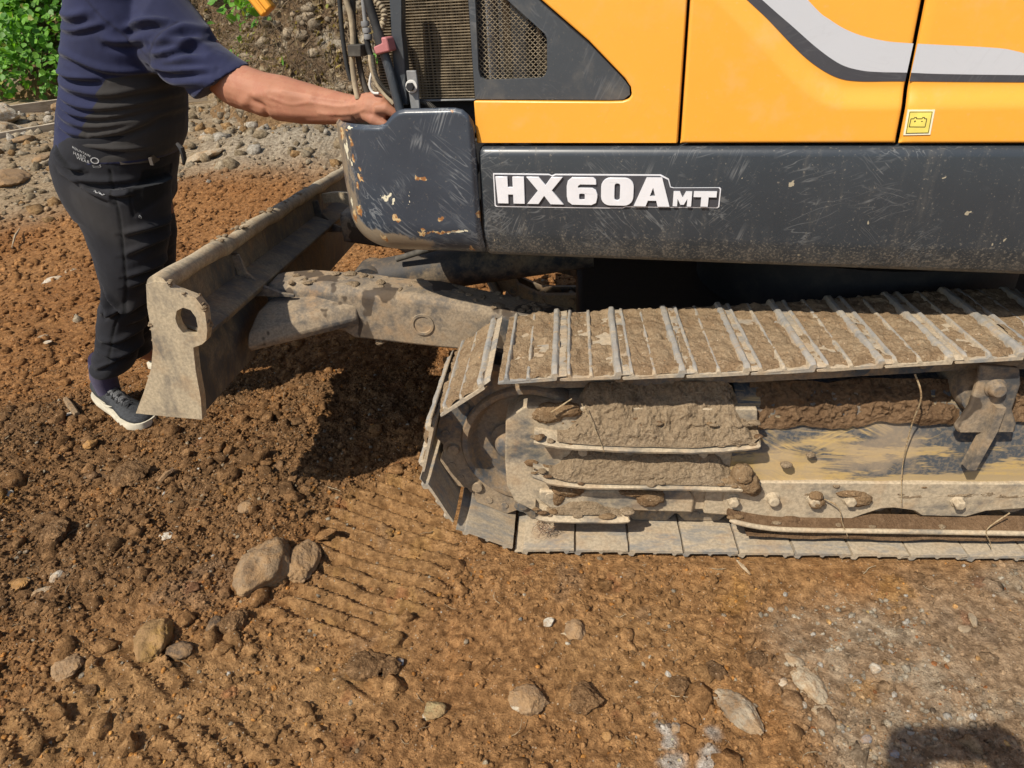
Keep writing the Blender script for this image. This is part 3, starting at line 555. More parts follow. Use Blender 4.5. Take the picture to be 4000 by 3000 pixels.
def ground_color(x, y, F):
    i1, i2, i3, gz, wet, tr, flat, far = F
    def C(*c): return np.array(c)[None, :]
    n1 = fbm(x * 1.6, y * 1.6, 4, 40); n2 = fbm(x * 6, y * 6, 4, 41); n3 = fbm(x * 17, y * 17, 3, 42)
    def L(a, b, t): t = np.clip(t, 0, 1)[:, None]; return a * (1 - t) + b * t
    red = L(C(.36, .175, .066), C(.43, .225, .09), .5 + n1)
    brown = C(.42, .233, .100)
    near = sstep(1.6, .2, y + .2 * n1)
    col = L(red, brown, near * .9 + .25 * n2 * near)
    col = L(col, C(.275, .162, .078), wet * (.72 + .7 * n2))
    col = L(col, C(.45, .262, .115), i1 * .85); col = L(col, C(.46, .27, .105), np.clip(i1 + i2 + i3, 0, 1) * sstep(.25, .5, n3 + .4 * n2) * .8)
    col = L(col, C(.45, .268, .12), np.clip(i2 + i3, 0, 1) * .75)
    right = sstep(-.3, .5, x) * near
    col = L(col, C(.455, .262, .113), right * (.6 + .5 * n2))
    gn = gz * sstep(-.22, .25, fbm(x * 5, y * 5, 5, 43))
    col = L(col, C(.42, .32, .215), gz * .75)
    col = L(col, C(.52, .43, .31), gn * .85 * sstep(-.35, .3, n3))
    # ochre, rust and grey patches
    col = L(col, C(.50, .27, .075), near * sstep(.52, .66, fbm(x * 5.5, y * 5.5, 5, 44)) * .45)
    col = L(col, C(.33, .10, .045), near * sstep(.60, .70, fbm(x * 8, y * 8, 4, 45)) * .35)
    col = L(col, C(.20, .175, .145), near * sstep(.48, .60, fbm(x * 7, y * 7, 4, 46)) * .22)
    chalk = np.zeros_like(x)
    for cx, cy, r in [(.307, -.488, .012), (.318, -.52, .016), (.323, -.555, .018), (.333, -.60, .022), (.325, -.64, .022), (.424, -.533, .020), (.410, -.58, .020), (.407, -.61, .018)]:
        chalk = np.maximum(chalk, sstep(r * 1.5, r * .4, np.hypot(x - cx, y - cy) + .02 * n3))
    col = L(col, C(.60, .58, .53), chalk * .85)
    fc = L(C(.37, .275, .165), C(.48, .39, .27), .5 + 1.1 * fbm(x * 2.5, y * 2.5, 4, 47))
    fc = L(fc, C(.44, .385, .295), np.exp(-(((x + 2.2) / .9) ** 2 + ((y - 4.7) / .6) ** 2)))
    col = L(col, fc, far)
    return np.clip(col, .01, .8)

def axis(fine_lo, fine_hi, d, lo, hi, g, dmax):
    a = list(np.arange(fine_lo, fine_hi, d)); s = d
    while a[-1] < hi: s = min(s * g, dmax); a.append(a[-1] + s)
    s = d; b = [fine_lo]
    while b[-1] > lo: s = min(s * g, dmax); b.append(b[-1] - s)
    return np.array(b[:0:-1] + a)
gx = axis(-2.15, 1.40, .0068, -60, 60, 1.045, 6.0)
gy = axis(-.76, 1.25, .0062, -50, 90, 1.035, 6.0)
GX, GY = np.meshgrid(gx, gy, indexing='ij')
fx, fy = GX.ravel(), GY.ravel()
GF = ground_fields(fx, fy)
GZ = ground_h(fx, fy, GF)
gme = mesh_from('ground', np.stack([fx, fy, GZ], 1), grid_faces(len(gx), len(gy)))
GC = ground_color(fx, fy, GF)
vattr(gme, 'soil', GC)
ground = structure(put('ground', gme, M['soil'], smooth=180))

def gz_at(x, y):
    return ground_h(np.atleast_1d(np.asarray(x, float)), np.atleast_1d(np.asarray(y, float)))

# ---- crumbs and clods of loose soil
def ico(sub):
    bm = bmesh.new(); bmesh.ops.create_icosphere(bm, subdivisions=sub, radius=1.0)
    V = np.array([v.co[:] for v in bm.verts]); F = np.array([[v.index for v in f.verts] for f in bm.faces]); bm.free(); return V, F
def scatter_mesh(name, X, Y, Z, R, colors, sub, sink=.35, rough=.35):
    V0, F0 = ico(sub); n = len(X); k = len(V0)
    ax = RNG.normal(size=(n, 3)); ax /= np.linalg.norm(ax, axis=1)[:, None]; th = RNG.random(n) * 6.28
    c, s = np.cos(th), np.sin(th)
    # rotate template per piece (Rodrigues)
    V = V0[None] * (1 + rough * (RNG.random((n, k, 1)) * 2 - 1) * .75)
    V = V * (.65 + .7 * RNG.random((n, 1, 3)))
    dot = np.einsum('nkj,nj->nk', V, ax)[..., None]
    V = V * c[:, None, None] + np.cross(np.broadcast_to(ax[:, None], V.shape), V) * s[:, None, None] + ax[:, None] * dot * (1 - c[:, None, None])
    V = V * R[:, None, None]; V[..., 2] *= .8
    P = np.stack([X, Y, Z + R * (.8 - sink * 2) * .5], 1)
    V = V + P[:, None]
    F = (F0[None] + (np.arange(n) * k)[:, None, None]).reshape(-1, 3)
    me = mesh_from(name, V.reshape(-1, 3), F)
    vattr(me, 'soil', np.repeat(np.clip(colors, .01, .8), k, 0))
    return me
def scatter(n, dens, xr, yr):
    X = RNG.uniform(*xr, n * 3); Y = RNG.uniform(*yr, n * 3)
    F = ground_fields(X, Y); d = dens(X, Y, F)
    keep = np.nonzero(RNG.random(len(X)) < d)[0][:n]
    X, Y = X[keep], Y[keep]; F = [f[keep] for f in F]
    return X, Y, ground_h(X, Y, F), F
loose_d = lambda X, Y, F: np.clip((1 - F[6] * .55) * (1 - .75 * F[0]) * (.25 + .75 * sstep(-.3, .2, fbm(X * 2.7, Y * 2.7, 3, 61))) * (.45 + .8 * F[4] + .5 * sstep(-.1, .4, fbm(X * 3, Y * 3, 3, 60))), 0, 1)
X, Y, Z, F = scatter(90000, loose_d, (-2.5, 1.45), (-.78, 1.4))
R = .0016 + .0060 * RNG.random(len(X)) ** 2.8
cc = ground_color(X, Y, F) * (.60 + .85 * RNG.random((len(X), 1)))
q = RNG.random((len(X), 1)); cc = np.where(q < .06, cc * np.array([[1.45, 1.2, .8]]), np.where(q < .10, cc * np.array([[.6, .62, .68]]), np.where(q < .115, np.array([[.52, .44, .31]]), cc)))
stuff(put('soil_crumbs', scatter_mesh('soil_crumbs', X, Y, Z, R, cc, 1, .3, .45), M['soil']), 'loose brown soil crumbs strewn over the ground', 'soil')
X, Y, Z, F = scatter(3200, loose_d, (-2.7, 1.45), (-.78, 1.5))
R = .0055 + .026 * RNG.random(len(X)) ** 4.5
cc = ground_color(X, Y, F) * (.75 + .5 * RNG.random((len(X), 1)))
stuff(put('soil_clods', scatter_mesh('soil_clods', X, Y, Z, R, cc, 2, .40, .50), M['soil']), 'small broken soil clods over the ground', 'soil')
# pale grit and chips, thick on the dusty grey patch, sparse elsewhere
grit_d = lambda X, Y, F: np.clip(.03 + .9 * F[3] * sstep(-.3, .3, fbm(X * 5, Y * 5, 4, 43)), 0, 1)
X, Y, Z, F = scatter(12000, grit_d, (-2.1, 1.6), (-.78, 1.2))
R = .0014 + .0075 * RNG.random(len(X)) ** 3.4
t = RNG.random((len(X), 1))
cc = np.where(t < .55, np.array([[.56, .50, .39]]), np.where(t < .75, np.array([[.40, .33, .24]]), np.where(t < .85, np.array([[.45, .20, .08]]), np.array([[.66, .63, .56]])))) * (.8 + .35 * RNG.random((len(X), 1)))
stuff(put('pale_grit', scatter_mesh('pale_grit', X, Y, Z, R, cc, 1, .3, .4), M['soil']), 'pale grit and chips scattered on the ground', 'grit')
# gravel of the strip before the bank and on the red soil
far_d = lambda X, Y, F: np.clip(.03 + .97 * F[7], 0, 1) * (Y > 1.2)
X, Y, Z, F = scatter(7000, far_d, (-9, 1.0), (1.2, 8.0))
R = (.010 + .062 * RNG.random(len(X)) ** 5) * np.where(F[7] > .4, 1, .55)
t = RNG.random((len(X), 1))
cc = np.where(t < .5, np.array([[.46, .39, .28]]), np.where(t < .75, np.array([[.36, .29, .19]]), np.where(t < .9, np.array([[.42, .27, .13]]), np.array([[.56, .52, .44]])))) * (.75 + .4 * RNG.random((len(X), 1)))
stuff(put('gravel', scatter_mesh('gravel', X, Y, Z, R, cc, 1, .35, .62), M['soil']), 'tan and grey gravel strewn before the earth bank', 'gravel')
X, Y, Z, F = scatter(16000, lambda X, Y, F: ((1 - F[7]) * .9 + .1) * ((Y > 1.25) | (X < -2.2)), (-4.8, .5), (.3, 4.8))
R = .005 + .022 * RNG.random(len(X)) ** 4
cc = ground_color(X, Y, F) * (.75 + .55 * RNG.random((len(X), 1)))
stuff(put('red_soil_crumbs', scatter_mesh('red_soil_crumbs', X, Y, Z, R, cc, 1, .35, .5), M['soil']), 'red brown soil crumbs behind the blade', 'soil')

# ------------------------------------------------------------------ excavator
ROOT = empty('excavator', (0.9, 0.95, 0.0))
tag(ROOT, 'yellow and dark grey crawler excavator with a raised blade and muddy track', 'excavator')

# ---------- lower body: crawler track
PITCH = .154
def track_path():
    """closed pitch line in XZ; returns densely sampled points walking left along the bottom, up, right along the top."""
    pts = []
    r1, r2 = .222, .232; c1 = (0.0, .285); c2 = (2.06, .298)
    pts.append((2.06, .066)); 
    for x in np.linspace(2.06, 0.0, 400): pts.append((x, .064))
    for t in np.linspace(-90, -268, 300):
        a = math.radians(t); pts.append((c1[0] + r1 * math.cos(a), c1[1] + r1 * math.sin(a)))
    for x in np.linspace(0.01, 1.17, 240):
        s = (x - .01) / 1.16; pts.append((x, .507 + .052 * s - .010 * math.sin(math.pi * s)))
    for x in np.linspace(1.18, 2.06, 160): pts.append((x, .559 - .029 * (x - 1.18) / .88))
    for t in np.linspace(90, -90, 200):
        a = math.radians(t); pts.append((c2[0] + r2 * math.cos(a), c2[1] + r2 * math.sin(a)))
    return np.array(pts)
TP = track_path()
seglen = np.concatenate([[0], np.cumsum(np.hypot(*np.diff(TP, axis=0).T))])
NS = int(round(seglen[-1] / PITCH)); PITCH_E = seglen[-1] / NS
def at_s(s):
    s = s % seglen[-1]
    return np.array([np.interp(s, seglen, TP[:, 0]), np.interp(s, seglen, TP[:, 1])])
# phase: a pin on the bottom run at x = -0.042
S0 = 2.06 + .030

def shoe_mesh(var):
    rng = np.random.default_rng(100 + var)
    prof = [(-.0800, .0005), (-.0810, .004), (-.0790, .0070), (-.0660, .0085), (-.0620, .0205), (-.0600, .0230), (-.0560, .0230), (-.0535, .0205), (-.0500, .0090), (-.0100, .0085), (-.0070, .0180), (-.0055, .0195), (-.0015, .0195), (.0005, .0180), (.0035, .0085),
            (.0520, .0095), (.0560, .0230), (.0585, .0262), (.0665, .0268), (.0695, .0250), (.0740, .0160), (.0880, .0165), (.0930, .0140), (.0925, .0115), (.0800, .0108), (.0690, .0104), (.0672, .0008), (.0640, .0000), (.045, .000), (0, .000), (-.045, 0)]
    ys = np.concatenate([[0, .004], np.linspace(.012, .388, 30), [.396, .4]])
    rings = []
    wob = fbm(ys * 14, ys * 0 + var * 3.1, 3, var) * .0012
    for i, y in enumerate(ys):
        edge = .9 if i in (0, len(ys) - 1) else 1
        ring = []
        for j, (x, z) in enumerate(prof):
            zz = z
            if z > .015: zz = z - .0035 * max(0, float(fbm(np.array([y * 30]), np.array([j * .3 + var * 7]), 2, var)[0])) - (.004 if i in (0, 1, len(ys) - 2, len(ys) - 1) else 0)
            ring.append((x + wob[i] * (1 if abs(x) > .05 else .3) + float(fbm(np.array([y * 60]), np.array([j * .9 + var * 5.]), 1, 9)[0]) * .0007, y + (rng.random() - .5) * .003 * (i in (0, len(ys) - 1)), zz * edge))
        rings.append(ring)
    mb = MB().loft(rings)
    return mb.mesh('track_shoe')
def link_mesh():
    mb = MB()
    for y0, y1 in ((.135, .165), (.235, .265)):
        prof = []
        for a in np.linspace(90, 270, 9): prof.append((-.072 + .030 * math.cos(math.radians(a)), -.062 + .032 * math.sin(math.radians(a))))
        for a in np.linspace(-90, 90, 9): prof.append((.072 + .030 * math.cos(math.radians(a)), -.062 + .032 * math.sin(math.radians(a))))
        prof += [(.05, -.004), (-.05, -.004)]
        d = .006
        mb.prism(prof, lambda p, q, y: (p, y, q), y0 - (d if y0 < .2 else -d) , y1)
    mb.lathe([(0, .118), (.016, .118), (.018, .122), (.018, .276), (.016, .28), (0, .28)], (.072, 0, -.062), 14)
    mb.lathe([(0, .126), (.012, .126), (.012, .135)], (-.03, 0, -.03), 8)
    mb.lathe([(0, .126), (.012, .126), (.012, .135)], (.02, 0, -.028), 8)
    return mb.mesh('track_link')
def mud_mesh(var, thick):
    nx, ny = 34, 72
    x = np.linspace(-.078, .074, nx); y = np.linspace(.003, .397, ny)
    XX, YY = np.meshgrid(x, y, indexing='ij')
    h = .0186 + thick + .010 * fbm(XX * 22 + var * 9, YY * 22, 4, 70 + var) + .006 * fbm(XX * 70 + var * 9, YY * 70, 3, 75 + var)
    h += .004 * np.exp(-((XX - .02) / .02) ** 2)
    bare = sstep(.40, .6, fbm(XX * 9 + var * 4, YY * 9 + 3, 3, 80 + var)); h -= bare * .012
    h -= .012 * sstep(.02, .0, YY) + .010 * sstep(.38, .4, YY)
    # bolt heads poke through
    h = np.minimum(h, .0245 - .003 * np.exp(-((XX - .0625) / .012) ** 2) - .004 * np.exp(-((XX + .058) / .009) ** 2) - .0055 * np.exp(-((XX + .0035) / .009) ** 2) + .004 * sstep(.35, .6, fbm(XX * 12 + var, YY * 12, 3, 88 + var)))
    me = mesh_from('mud', np.stack([XX.ravel(), YY.ravel(), h.ravel()], 1), grid_faces(nx, ny))
    return me
SHOES = [shoe_mesh(i) for i in range(4)]; LINK = link_mesh(); MUDS = [mud_mesh(i, t) for i, t in enumerate((-.003, .0, -.005, .001, -.002, -.004, .0015, -.001, -.006))]
for m_ in SHOES: m_.materials.append(M['shoe'])
LINK.materials.append(M['link'])
for m_ in MUDS: m_.materials.append(M['shoemud'])
for m_ in SHOES + [LINK]:
    m_.polygons.foreach_set('use_smooth', [True] * len(m_.polygons)); m_.set_sharp_from_angle(angle=math.radians(38))
for m_ in MUDS: m_.polygons.foreach_set('use_smooth', [True] * len(m_.polygons))

def crawler(y_off, mirror=False, mud=True):
    chain = MB()
    chain.lathe([(.0, .27), (.06, .27), (.06, .30), (0, .30)], (0, y_off, .287), 24)
    tr = chain.build('crawler_track', M['link'], ROOT)
    for k in range(NS):
        a = at_s(S0 + k * PITCH_E); b = at_s(S0 + (k + 1) * PITCH_E)
        d = b - a; d = d / np.hypot(*d); o = np.array([-d[1], d[0]]); mid = (a + b) / 2
        # outward is the left-hand normal of the walking direction
        Mx = Matrix(((d[0], 0, o[0], mid[0] + o[0] * .058), (0, 1, 0, y_off), (d[1], 0, o[1], mid[1] + o[1] * .058), (0, 0, 0, 1)))
        jit = Matrix.Rotation(random.uniform(-.014, .014) - .010, 4, 'Y') @ Matrix.Rotation(random.uniform(-.006, .006), 4, 'Z')
        def place(name, me):
            ob = bpy.data.objects.new(name, me); COL.objects.link(ob); ob.parent = tr
            ob.matrix_parent_inverse = Matrix.Identity(4); ob.matrix_basis = Mx @ jit; return ob
        place('track_shoe', SHOES[k % 4])
        if mid[0] < 1.7: place('track_link', LINK)
        if mud and o[1] > -.2 and mid[0] < 1.75:
            place('packed_mud', MUDS[(k * 4) % 9])
    return tr
near_track = crawler(0.0)
far_track = crawler(1.56, mud=False)

# idler wheel
mb = MB()
mb.lathe([(.030, .118), (.050, .118), (.062, .126), (.085, .150), (.150, .160), (.160, .150), (.168, .122), (.174, .114), (.188, .114), (.193, .122), (.192, .172), (.176, .180), (.176, .222), (.192, .23), (.192, .256), (.15, .25), (.05, .26)], (0.0, 0, .287), 72)
mb.build('idler_wheel', M['idler'], ROOT, 35)
MB().lathe([(.0, .088), (.030, .088), (.036, .092), (.040, .10), (.042, .12), (.055, .135)], (-.052, 0, .298), 24).build('idler_hub', M['idler'], ROOT, 50)
# lower rollers
for x in (.33, .62, .98, 1.34, 1.66):
    MB().lathe([(0, .085), (.035, .085), (.045, .095), (.055, .12), (.064, .125), (.064, .17), (.055, .175), (.055, .225), (.064, .23), (.064, .275), (0, .28)], (x, 0, .125), 28).build('bottom_roller', M['link'], ROOT, 40)
MB().lathe([(0, .08), (.05, .08), (.055, .1), (.055, .30), (0, .31)], (1.16, 0, .470), 28).build('carrier_roller', M['link'], ROOT, 40)
MB().lathe([(0, .1), (.2, .1), (.21, .13), (.21, .27), (.2, .3), (0, .3)], (2.06, 0, .298), 40).build('drive_sprocket', M['link'], ROOT, 40)

XZ = lambda p, q, y: (p, y, q)
# yoke casting that carries the idler, with three rub rails
MB().prism(T['yoke'], XZ, .082, .30).build('idler_yoke', M['yoke'], ROOT, 40, .008, 3)
def rail_strip(name, line, y0, y1, th, mat, drop=0.0):
    line = smooth_path(line, 5)
    top = [(p[0], p[1]) for p in line]; rings = []
    for p in top:
        w = .0015 * math.sin(p[0] * 70) + .001 * math.sin(p[0] * 170 + 1)
        rings.append([(p[0], y0 + w, p[1] - th * .85), (p[0], y0 - .002 + w, p[1] - th * .3), (p[0], y0 + .002 + w, p[1]), (p[0], y1, p[1] + .012 + drop), (p[0], y1, p[1] - th)])
    return MB().loft(rings).build(name, mat, ROOT, 45)
rail_strip('rub_rail', T['flange1'], .022, .12, .012, M['yoke'])
rail_strip('rub_rail', T['flange2'], .024, .12, .012, M['yoke'])
rail_strip('rub_rail', T['flange3'], .026, .12, .011, M['yoke'])
MB().prism([(.03, .165), (.45, .170), (.47, .14), (.47, .09), (.06, .10), (.03, .13)], XZ, .068, .2).build('roller_guard', M['yoke'], ROOT, 40, .006)
MB().prism([(.50, .20), (.60, .20), (.60, .075), (.50, .085)], XZ, .070, .2).build('guard_bracket', M['yoke'], ROOT, 40, .006)
# main side frame
prof = [(.30, .470), (.14, .462), (.112, .430), (.098, .370), (.080, .300), (.074, .215), (.070, .190), (.30, .185)]
rings = []
for x in np.linspace(.56, 2.05, 60): rings.append([(x, y + .002 * math.sin(x * 23 + z * 40), z) for y, z in prof])
MB().loft(rings).build('track_frame', M['frame'], ROOT, 50)
lp = MB().prism(T['lowplate'], XZ, .062, .085).build('lower_frame_plate', M['yoke'], ROOT, 40, .004)
rl = smooth_path([(x, .028, z) for x, z in T['rail']], 5)
MB().tube(rl, [.0035] + [.0075] * (len(rl) - 2) + [.0075], 10).build('guard_rail', M['yoke'], ROOT, 60)
MB().loft([[(p[0], .030, p[2] - .004), (p[0], .030, p[2] + .005), (p[0], .075, p[2] + .022), (p[0], .075, p[2] - .01)] for p in rl]).build('guard_ledge', M['darkmud'], ROOT, 60)
for i, (x, z) in enumerate(T['bolts']):
    k = 6; r = .0155
    mb = MB().lathe([(0, -.016), (r * .8, -.016), (r, -.012), (r, .004), (r * 1.35, .005), (r * 1.35, .012)], (x, .055, z), 6 if i != 1 else 16)
    mb.build('frame_bolt', M['yoke'], ROOT, 30, .002)
for x, z in ((.155, .30), (.28, .30), (.48, .295), (.06, .147), (.34, .147)):
    MB().lathe([(0, -.012), (.011, -.012), (.014, -.008), (.014, .02)], (x, .078, z), 14).build('guard_bolt', M['yoke'], ROOT, 40)
# carrier roller bracket
MB().prism(T['carrier'], XZ, .050, .066).build('carrier_bracket', M['arm'], ROOT, 40, .005)
x, z = T['carrier_bolt'][0]
MB().lathe([(0, -.022), (.015, -.022), (.019, -.018), (.021, -.006), (.025, -.003), (.025, .02)], (x, .050, z), 24).build('carrier_shaft', M['idler'], ROOT, 40)
mud_cap = None
cb = T['carrier_bar']
MB().loft([[(a + dx, y, b + dz) for dx, y, dz in ((-.010, .030, .004), (.010, .030, .004), (.012, .062, .004), (-.012, .062, .004))] for (a, b), y_ in ((cb[0], 0), (cb[1], 0), (cb[2], 0))]).build('carrier_gusset', M['arm'], ROOT, 30)

# dried mud caked over the frame
def mud_sheet(name, x0, x1, lo, hi, mat, seed, amp=.012, nx=220, ns=44, ragged=.02, taper=True):
    """sheet from a low line (y,z) to a high line (y,z), displaced towards the viewer."""
    x = np.linspace(x0, x1, nx)[:, None]; s = np.linspace(0, 1, ns)[None, :]
    XX = x + 0 * s; SS = s + 0 * x
    f = fbm(XX * 16, SS * 2.2 + seed, 4, seed); f2 = fbm(XX * 60, SS * 9 + seed, 3, seed + 2)
    crack = np.abs(fbm(XX * 13 + 3, SS * 2.6 + seed, 3, seed + 5)); ck = sstep(.03, .0, crack)
    lz = lo(XX)[1] + ragged * fbm(XX * 11, XX * 0 + seed, 4, seed + 7); hz = hi(XX)[1] + ragged * .5 * fbm(XX * 9, XX * 0 + 4 + seed, 3, seed + 8)
    tap = np.clip(sstep(-.01, .10, XX - x0 + .03 * fbm(XX * 30, XX * 0 + seed, 3, seed + 21)) * sstep(-.01, .10, x1 - XX + .03 * fbm(XX * 30, XX * 0 + seed + 3, 3, seed + 22)), .05, 1) if taper else 1.0
    hz = lz + (hz - lz) * tap
    YY = lo(XX)[0] + (hi(XX)[0] - lo(XX)[0]) * SS ** 1.3; ZZ = lz + (hz - lz) * SS
    end = sstep(0, .04, XX - x0) * sstep(0, .04, x1 - XX)
    rid = np.abs(fbm(XX * 30, SS * 5 + seed, 3, seed + 11))
    fq = f * 5 + .5 * f2; fs = np.floor(fq); fr_ = fq - fs; f = .25 * f + .75 * ((fs + sstep(.0, .14, fr_)) / 5 - .1)
    dsp = (amp * (.40 + 1.6 * f) + amp * .35 * (rid - .2) + amp * .55 * f2 - ck * amp * .55 + amp * .35 * fbm(XX * 110, SS * 16 + seed, 2, seed + 13)) * end * sstep(-.05, .25, SS) - .004 * (1 - end)
    V = np.stack([XX, YY - dsp * .8, ZZ + dsp * .35], -1).reshape(-1, 3)
    me = mesh_from(name, V, grid_faces(nx, ns))
    return put(name, me, mat, ROOT, smooth=180)
c_ = lambda y, z: (lambda X: (y, z + 0 * X))
fz1 = lambda X: (.026, np.interp(X, [p[0] for p in T['flange1']], [p[1] for p in T['flange1']]) + .006)
fz2 = lambda X: (.028, np.interp(X, [p[0] for p in T['flange2']], [p[1] for p in T['flange2']]) + .005)
mud_sheet('caked_mud', .085, .612, fz1, c_(.13, .490), M['drymud'], 3, .013, ragged=.004)
mud_sheet('caked_mud', .60, 1.13, c_(.088, .376), c_(.15, .482), M['darkmud'], 5, .016, ragged=.028, taper=False)
mud_sheet('caked_mud', 1.20, 1.75, c_(.088, .385), c_(.15, .482), M['darkmud'], 8, .014, ragged=.022, taper=False)
mud_sheet('caked_mud', .06, .59, fz2, c_(.085, .312), M['drymud'], 11, .008, ragged=.004)
mud_sheet('caked_mud', .62, 1.9, lambda X: (.034, .030 + 0 * X), lambda X: (.068, .060 + 0 * X), M['darkmud'], 14, .006, nx=220, ns=14, ragged=.008)
mud_sheet('caked_mud', .60, 1.7, c_(.062, .158), c_(.082, .190), M['drymud'], 17, .006, nx=200, ns=12, ragged=.012)
mud_sheet('caked_mud', .05, .27, c_(.040, .100), c_(.072, .128), M['drymud'], 19, .006, nx=60, ns=12, ragged=.006)
def mud_lump(name, x, y, z, rx, ry, rz, mat, seed, sub=4):
    V, F_ = ico(sub); V = V * (1 + .22 * noise3(V * 2 + seed, seed)[:, None] + .16 * noise3(V * 6 + seed, seed + 1)[:, None] + .08 * noise3(V * 14, seed + 2)[:, None])
    V = V * np.array([rx, ry, rz]) + np.array([x, y, z])
    return put(name, mesh_from(name, V, F_), mat, ROOT, smooth=180)
for i, a in enumerate([(.115, .075, .172, .045, .022, .026), (.085, .078, .140, .022, .018, .03), (.345, .066, .150, .040, .024, .030), (.30, .07, .165, .04, .018, .012), (.60, .052, .215, .035, .030, .028), (.585, .048, .245, .030, .026, .030), (.625, .062, .185, .022, .02, .02), (.49, .05, .212, .03, .012, .01), (.55, .045, .222, .03, .014, .014),
                       (.06, .09, .415, .045, .022, .030), (.11, .085, .43, .04, .02, .022), (.01, .085, .255, .022, .012, .012), (.045, .082, .238, .018, .010, .012), (.795, .055, .166, .018, .018, .014), (.915, .056, .155, .030, .014, .022), (.89, .06, .172, .04, .012, .01), (.80, .05, .145, .02, .012, .018), (.70, .058, .27, .016, .012, .008), (.76, .062, .30, .012, .008, .008)]):
    mud_lump('mud_lump', *a, M['mud'] if i not in (17, 18) else M['drymud'], i + 1)

rs = np.random.default_rng(5)
for i in range(110):
    ln, yy = ((T['flange1'], .030), (T['flange2'], .032), (T['flange3'], .034), (T['rail'], .040), ([(.58, .186), (1.75, .188)], .070), ([(.10, .40), (.60, .40)], .050))[i % 6]
    t_ = rs.random() * (len(ln) - 1); k_ = int(t_); a_, b_ = ln[k_], ln[min(k_ + 1, len(ln) - 1)]; fx_ = t_ - k_
    s_ = rs.uniform(.003, .011) * (1.6 if rs.random() < .12 else 1)
    mud_lump('mud_crumb', a_[0] + (b_[0] - a_[0]) * fx_, yy + rs.uniform(-.004, .02), a_[1] + (b_[1] - a_[1]) * fx_ + rs.uniform(.0, .012), s_ * rs.uniform(1, 2.2), s_, s_ * .7, M[('drymud', 'mud', 'drymud', 'darkmud')[int(rs.integers(4))]], 300 + i, 3)

# body frame between the tracks and underside, mostly in the dark
MB().box((.15, .48, .20), (2.0, 1.46, .46)).build('centre_frame', M['black'], ROOT, 40, .02)
MB().lathe([(0, .0), (.52, 0), (.52, .2), (0, .2)], (0, 0, 0), 48).build('slew_ring', M['black'], ROOT, 40)
sr = bpy.data.objects['slew_ring']; sr.matrix_basis = Matrix.Translation((1.12, .98, .46)) @ Matrix.Rotation(math.pi / 2, 4, 'X')
sr.matrix_parent_inverse = Matrix.Translation(-ROOT.location)

# ---------- blade
BD = Vector((-.081, .993, -.087)).normalized()
def BL(p, q, d): return Vector((p, 0, q)) + BD * d
bl = MB().prism(T['endplate'], BL, 0.0, .030, T['hole']).build('dozer_blade', M['plate'], ROOT, 40, .004)
inner = [(-.893, .815), (-.86, .815), (-.850, .775), (-.790, .760), (-.785, .722), (-.800, .685), (-.838, .665), (-.851, .60), (-.862, .52), (-.872, .458), (-1.035, .478), (-.992, .545), (-.951, .612), (-.928, .67), (-.917, .72), (-.906, .78)]
inner_open = [(-.893, .815), (-.868, .815), (-.868, .66), (-.851, .60), (-.862, .52), (-.872, .458), (-1.035, .478), (-.992, .545), (-.951, .612), (-.928, .67), (-.917, .72), (-.906, .78)]
MB().prism(inner_open, BL, .0302, .16).build('moldboard', M['blade'], bl, 40)
shelf = [(-.872, .775), (-.862, .795), (-.800, .742), (-.785, .722), (-.800, .685), (-.838, .665), (-.872, .66), (-.872, .70), (-.835, .685), (-.81, .70), (-.80, .72)]
MB().prism([(-.872, .735), (-.862, .733), (-.800, .708), (-.790, .698), (-.800, .680), (-.838, .665), (-.872, .66)], BL, .1602, 2.24).build('stiffener', M['blade'], bl, 40, .010, 3)
mb = MB().prism(inner_open, BL, .1602, 2.28); mb.build('moldboard', M['blade'], bl, 40)
MB().prism([(-.868, .735), (-.806, .708), (-.792, .698), (-.797, .686), (-.808, .690), (-.804, .698), (-.814, .702), (-.868, .725)], BL, .0302, .16).build('stiffener_lip', M['blade'], bl, 40)
MB().prism(T['endplate'], BL, 2.28, 2.31).build('end_plate', M['plate'], bl, 40, .004)
# rolled top edge, dented
tp = []; tr_ = []
for d in np.linspace(.004, 2.275, 70):
    dent = -.010 * math.exp(-((d - .50) / .10) ** 2) - .006 * math.exp(-((d - .9) / .07) ** 2)
    tp.append(BL(-.872 + dent * .5, .836 + dent, d)); tr_.append(.0245 + .0015 * math.sin(d * 21) + (.003 if .4 < d < .46 else 0))
MB().tube(tp, tr_, 18).build('top_edge', M['plate'], bl, 60)
# rib gusset
gs = [(-.87, .80), (-.845, .80), (-.835, .74), (-.80, .70), (-.74, .672), (-.70, .664), (-.70, .655), (-.80, .66), (-.87, .66)]
for d in (.455, 1.40):
    MB().prism(gs, BL, d, d + .014).build('rib', M['arm'], bl, 30, .003)
# lifting hook on the back
hp = []
ctr = [(-.86, .800), (-.80, .806), (-.755, .800), (-.725, .782), (-.708, .755), (-.706, .725), (-.722, .700)]
w_ = [.020, .022, .024, .024, .023, .021, .014]
cs = smooth_path([(a, b, 0) for a, b in ctr], 4); ws = np.interp(np.linspace(0, 6, len(cs)), range(7), w_)
L_ = []; R_ = []
for i, p in enumerate(cs):
    t = cs[min(i + 1, len(cs) - 1)] - cs[max(i - 1, 0)]; t = t / np.linalg.norm(t); nrm = np.array([-t[1], t[0], 0])
    L_.append((p + nrm * ws[i])[:2]); R_.append((p - nrm * ws[i])[:2])
MB().prism([tuple(p) for p in L_] + [tuple(p) for p in reversed(R_)], lambda p, q, d: BL(p + .01, q - .01, d), 1.50, 1.53).build('lifting_hook', M['plate'], bl, 40, .003)
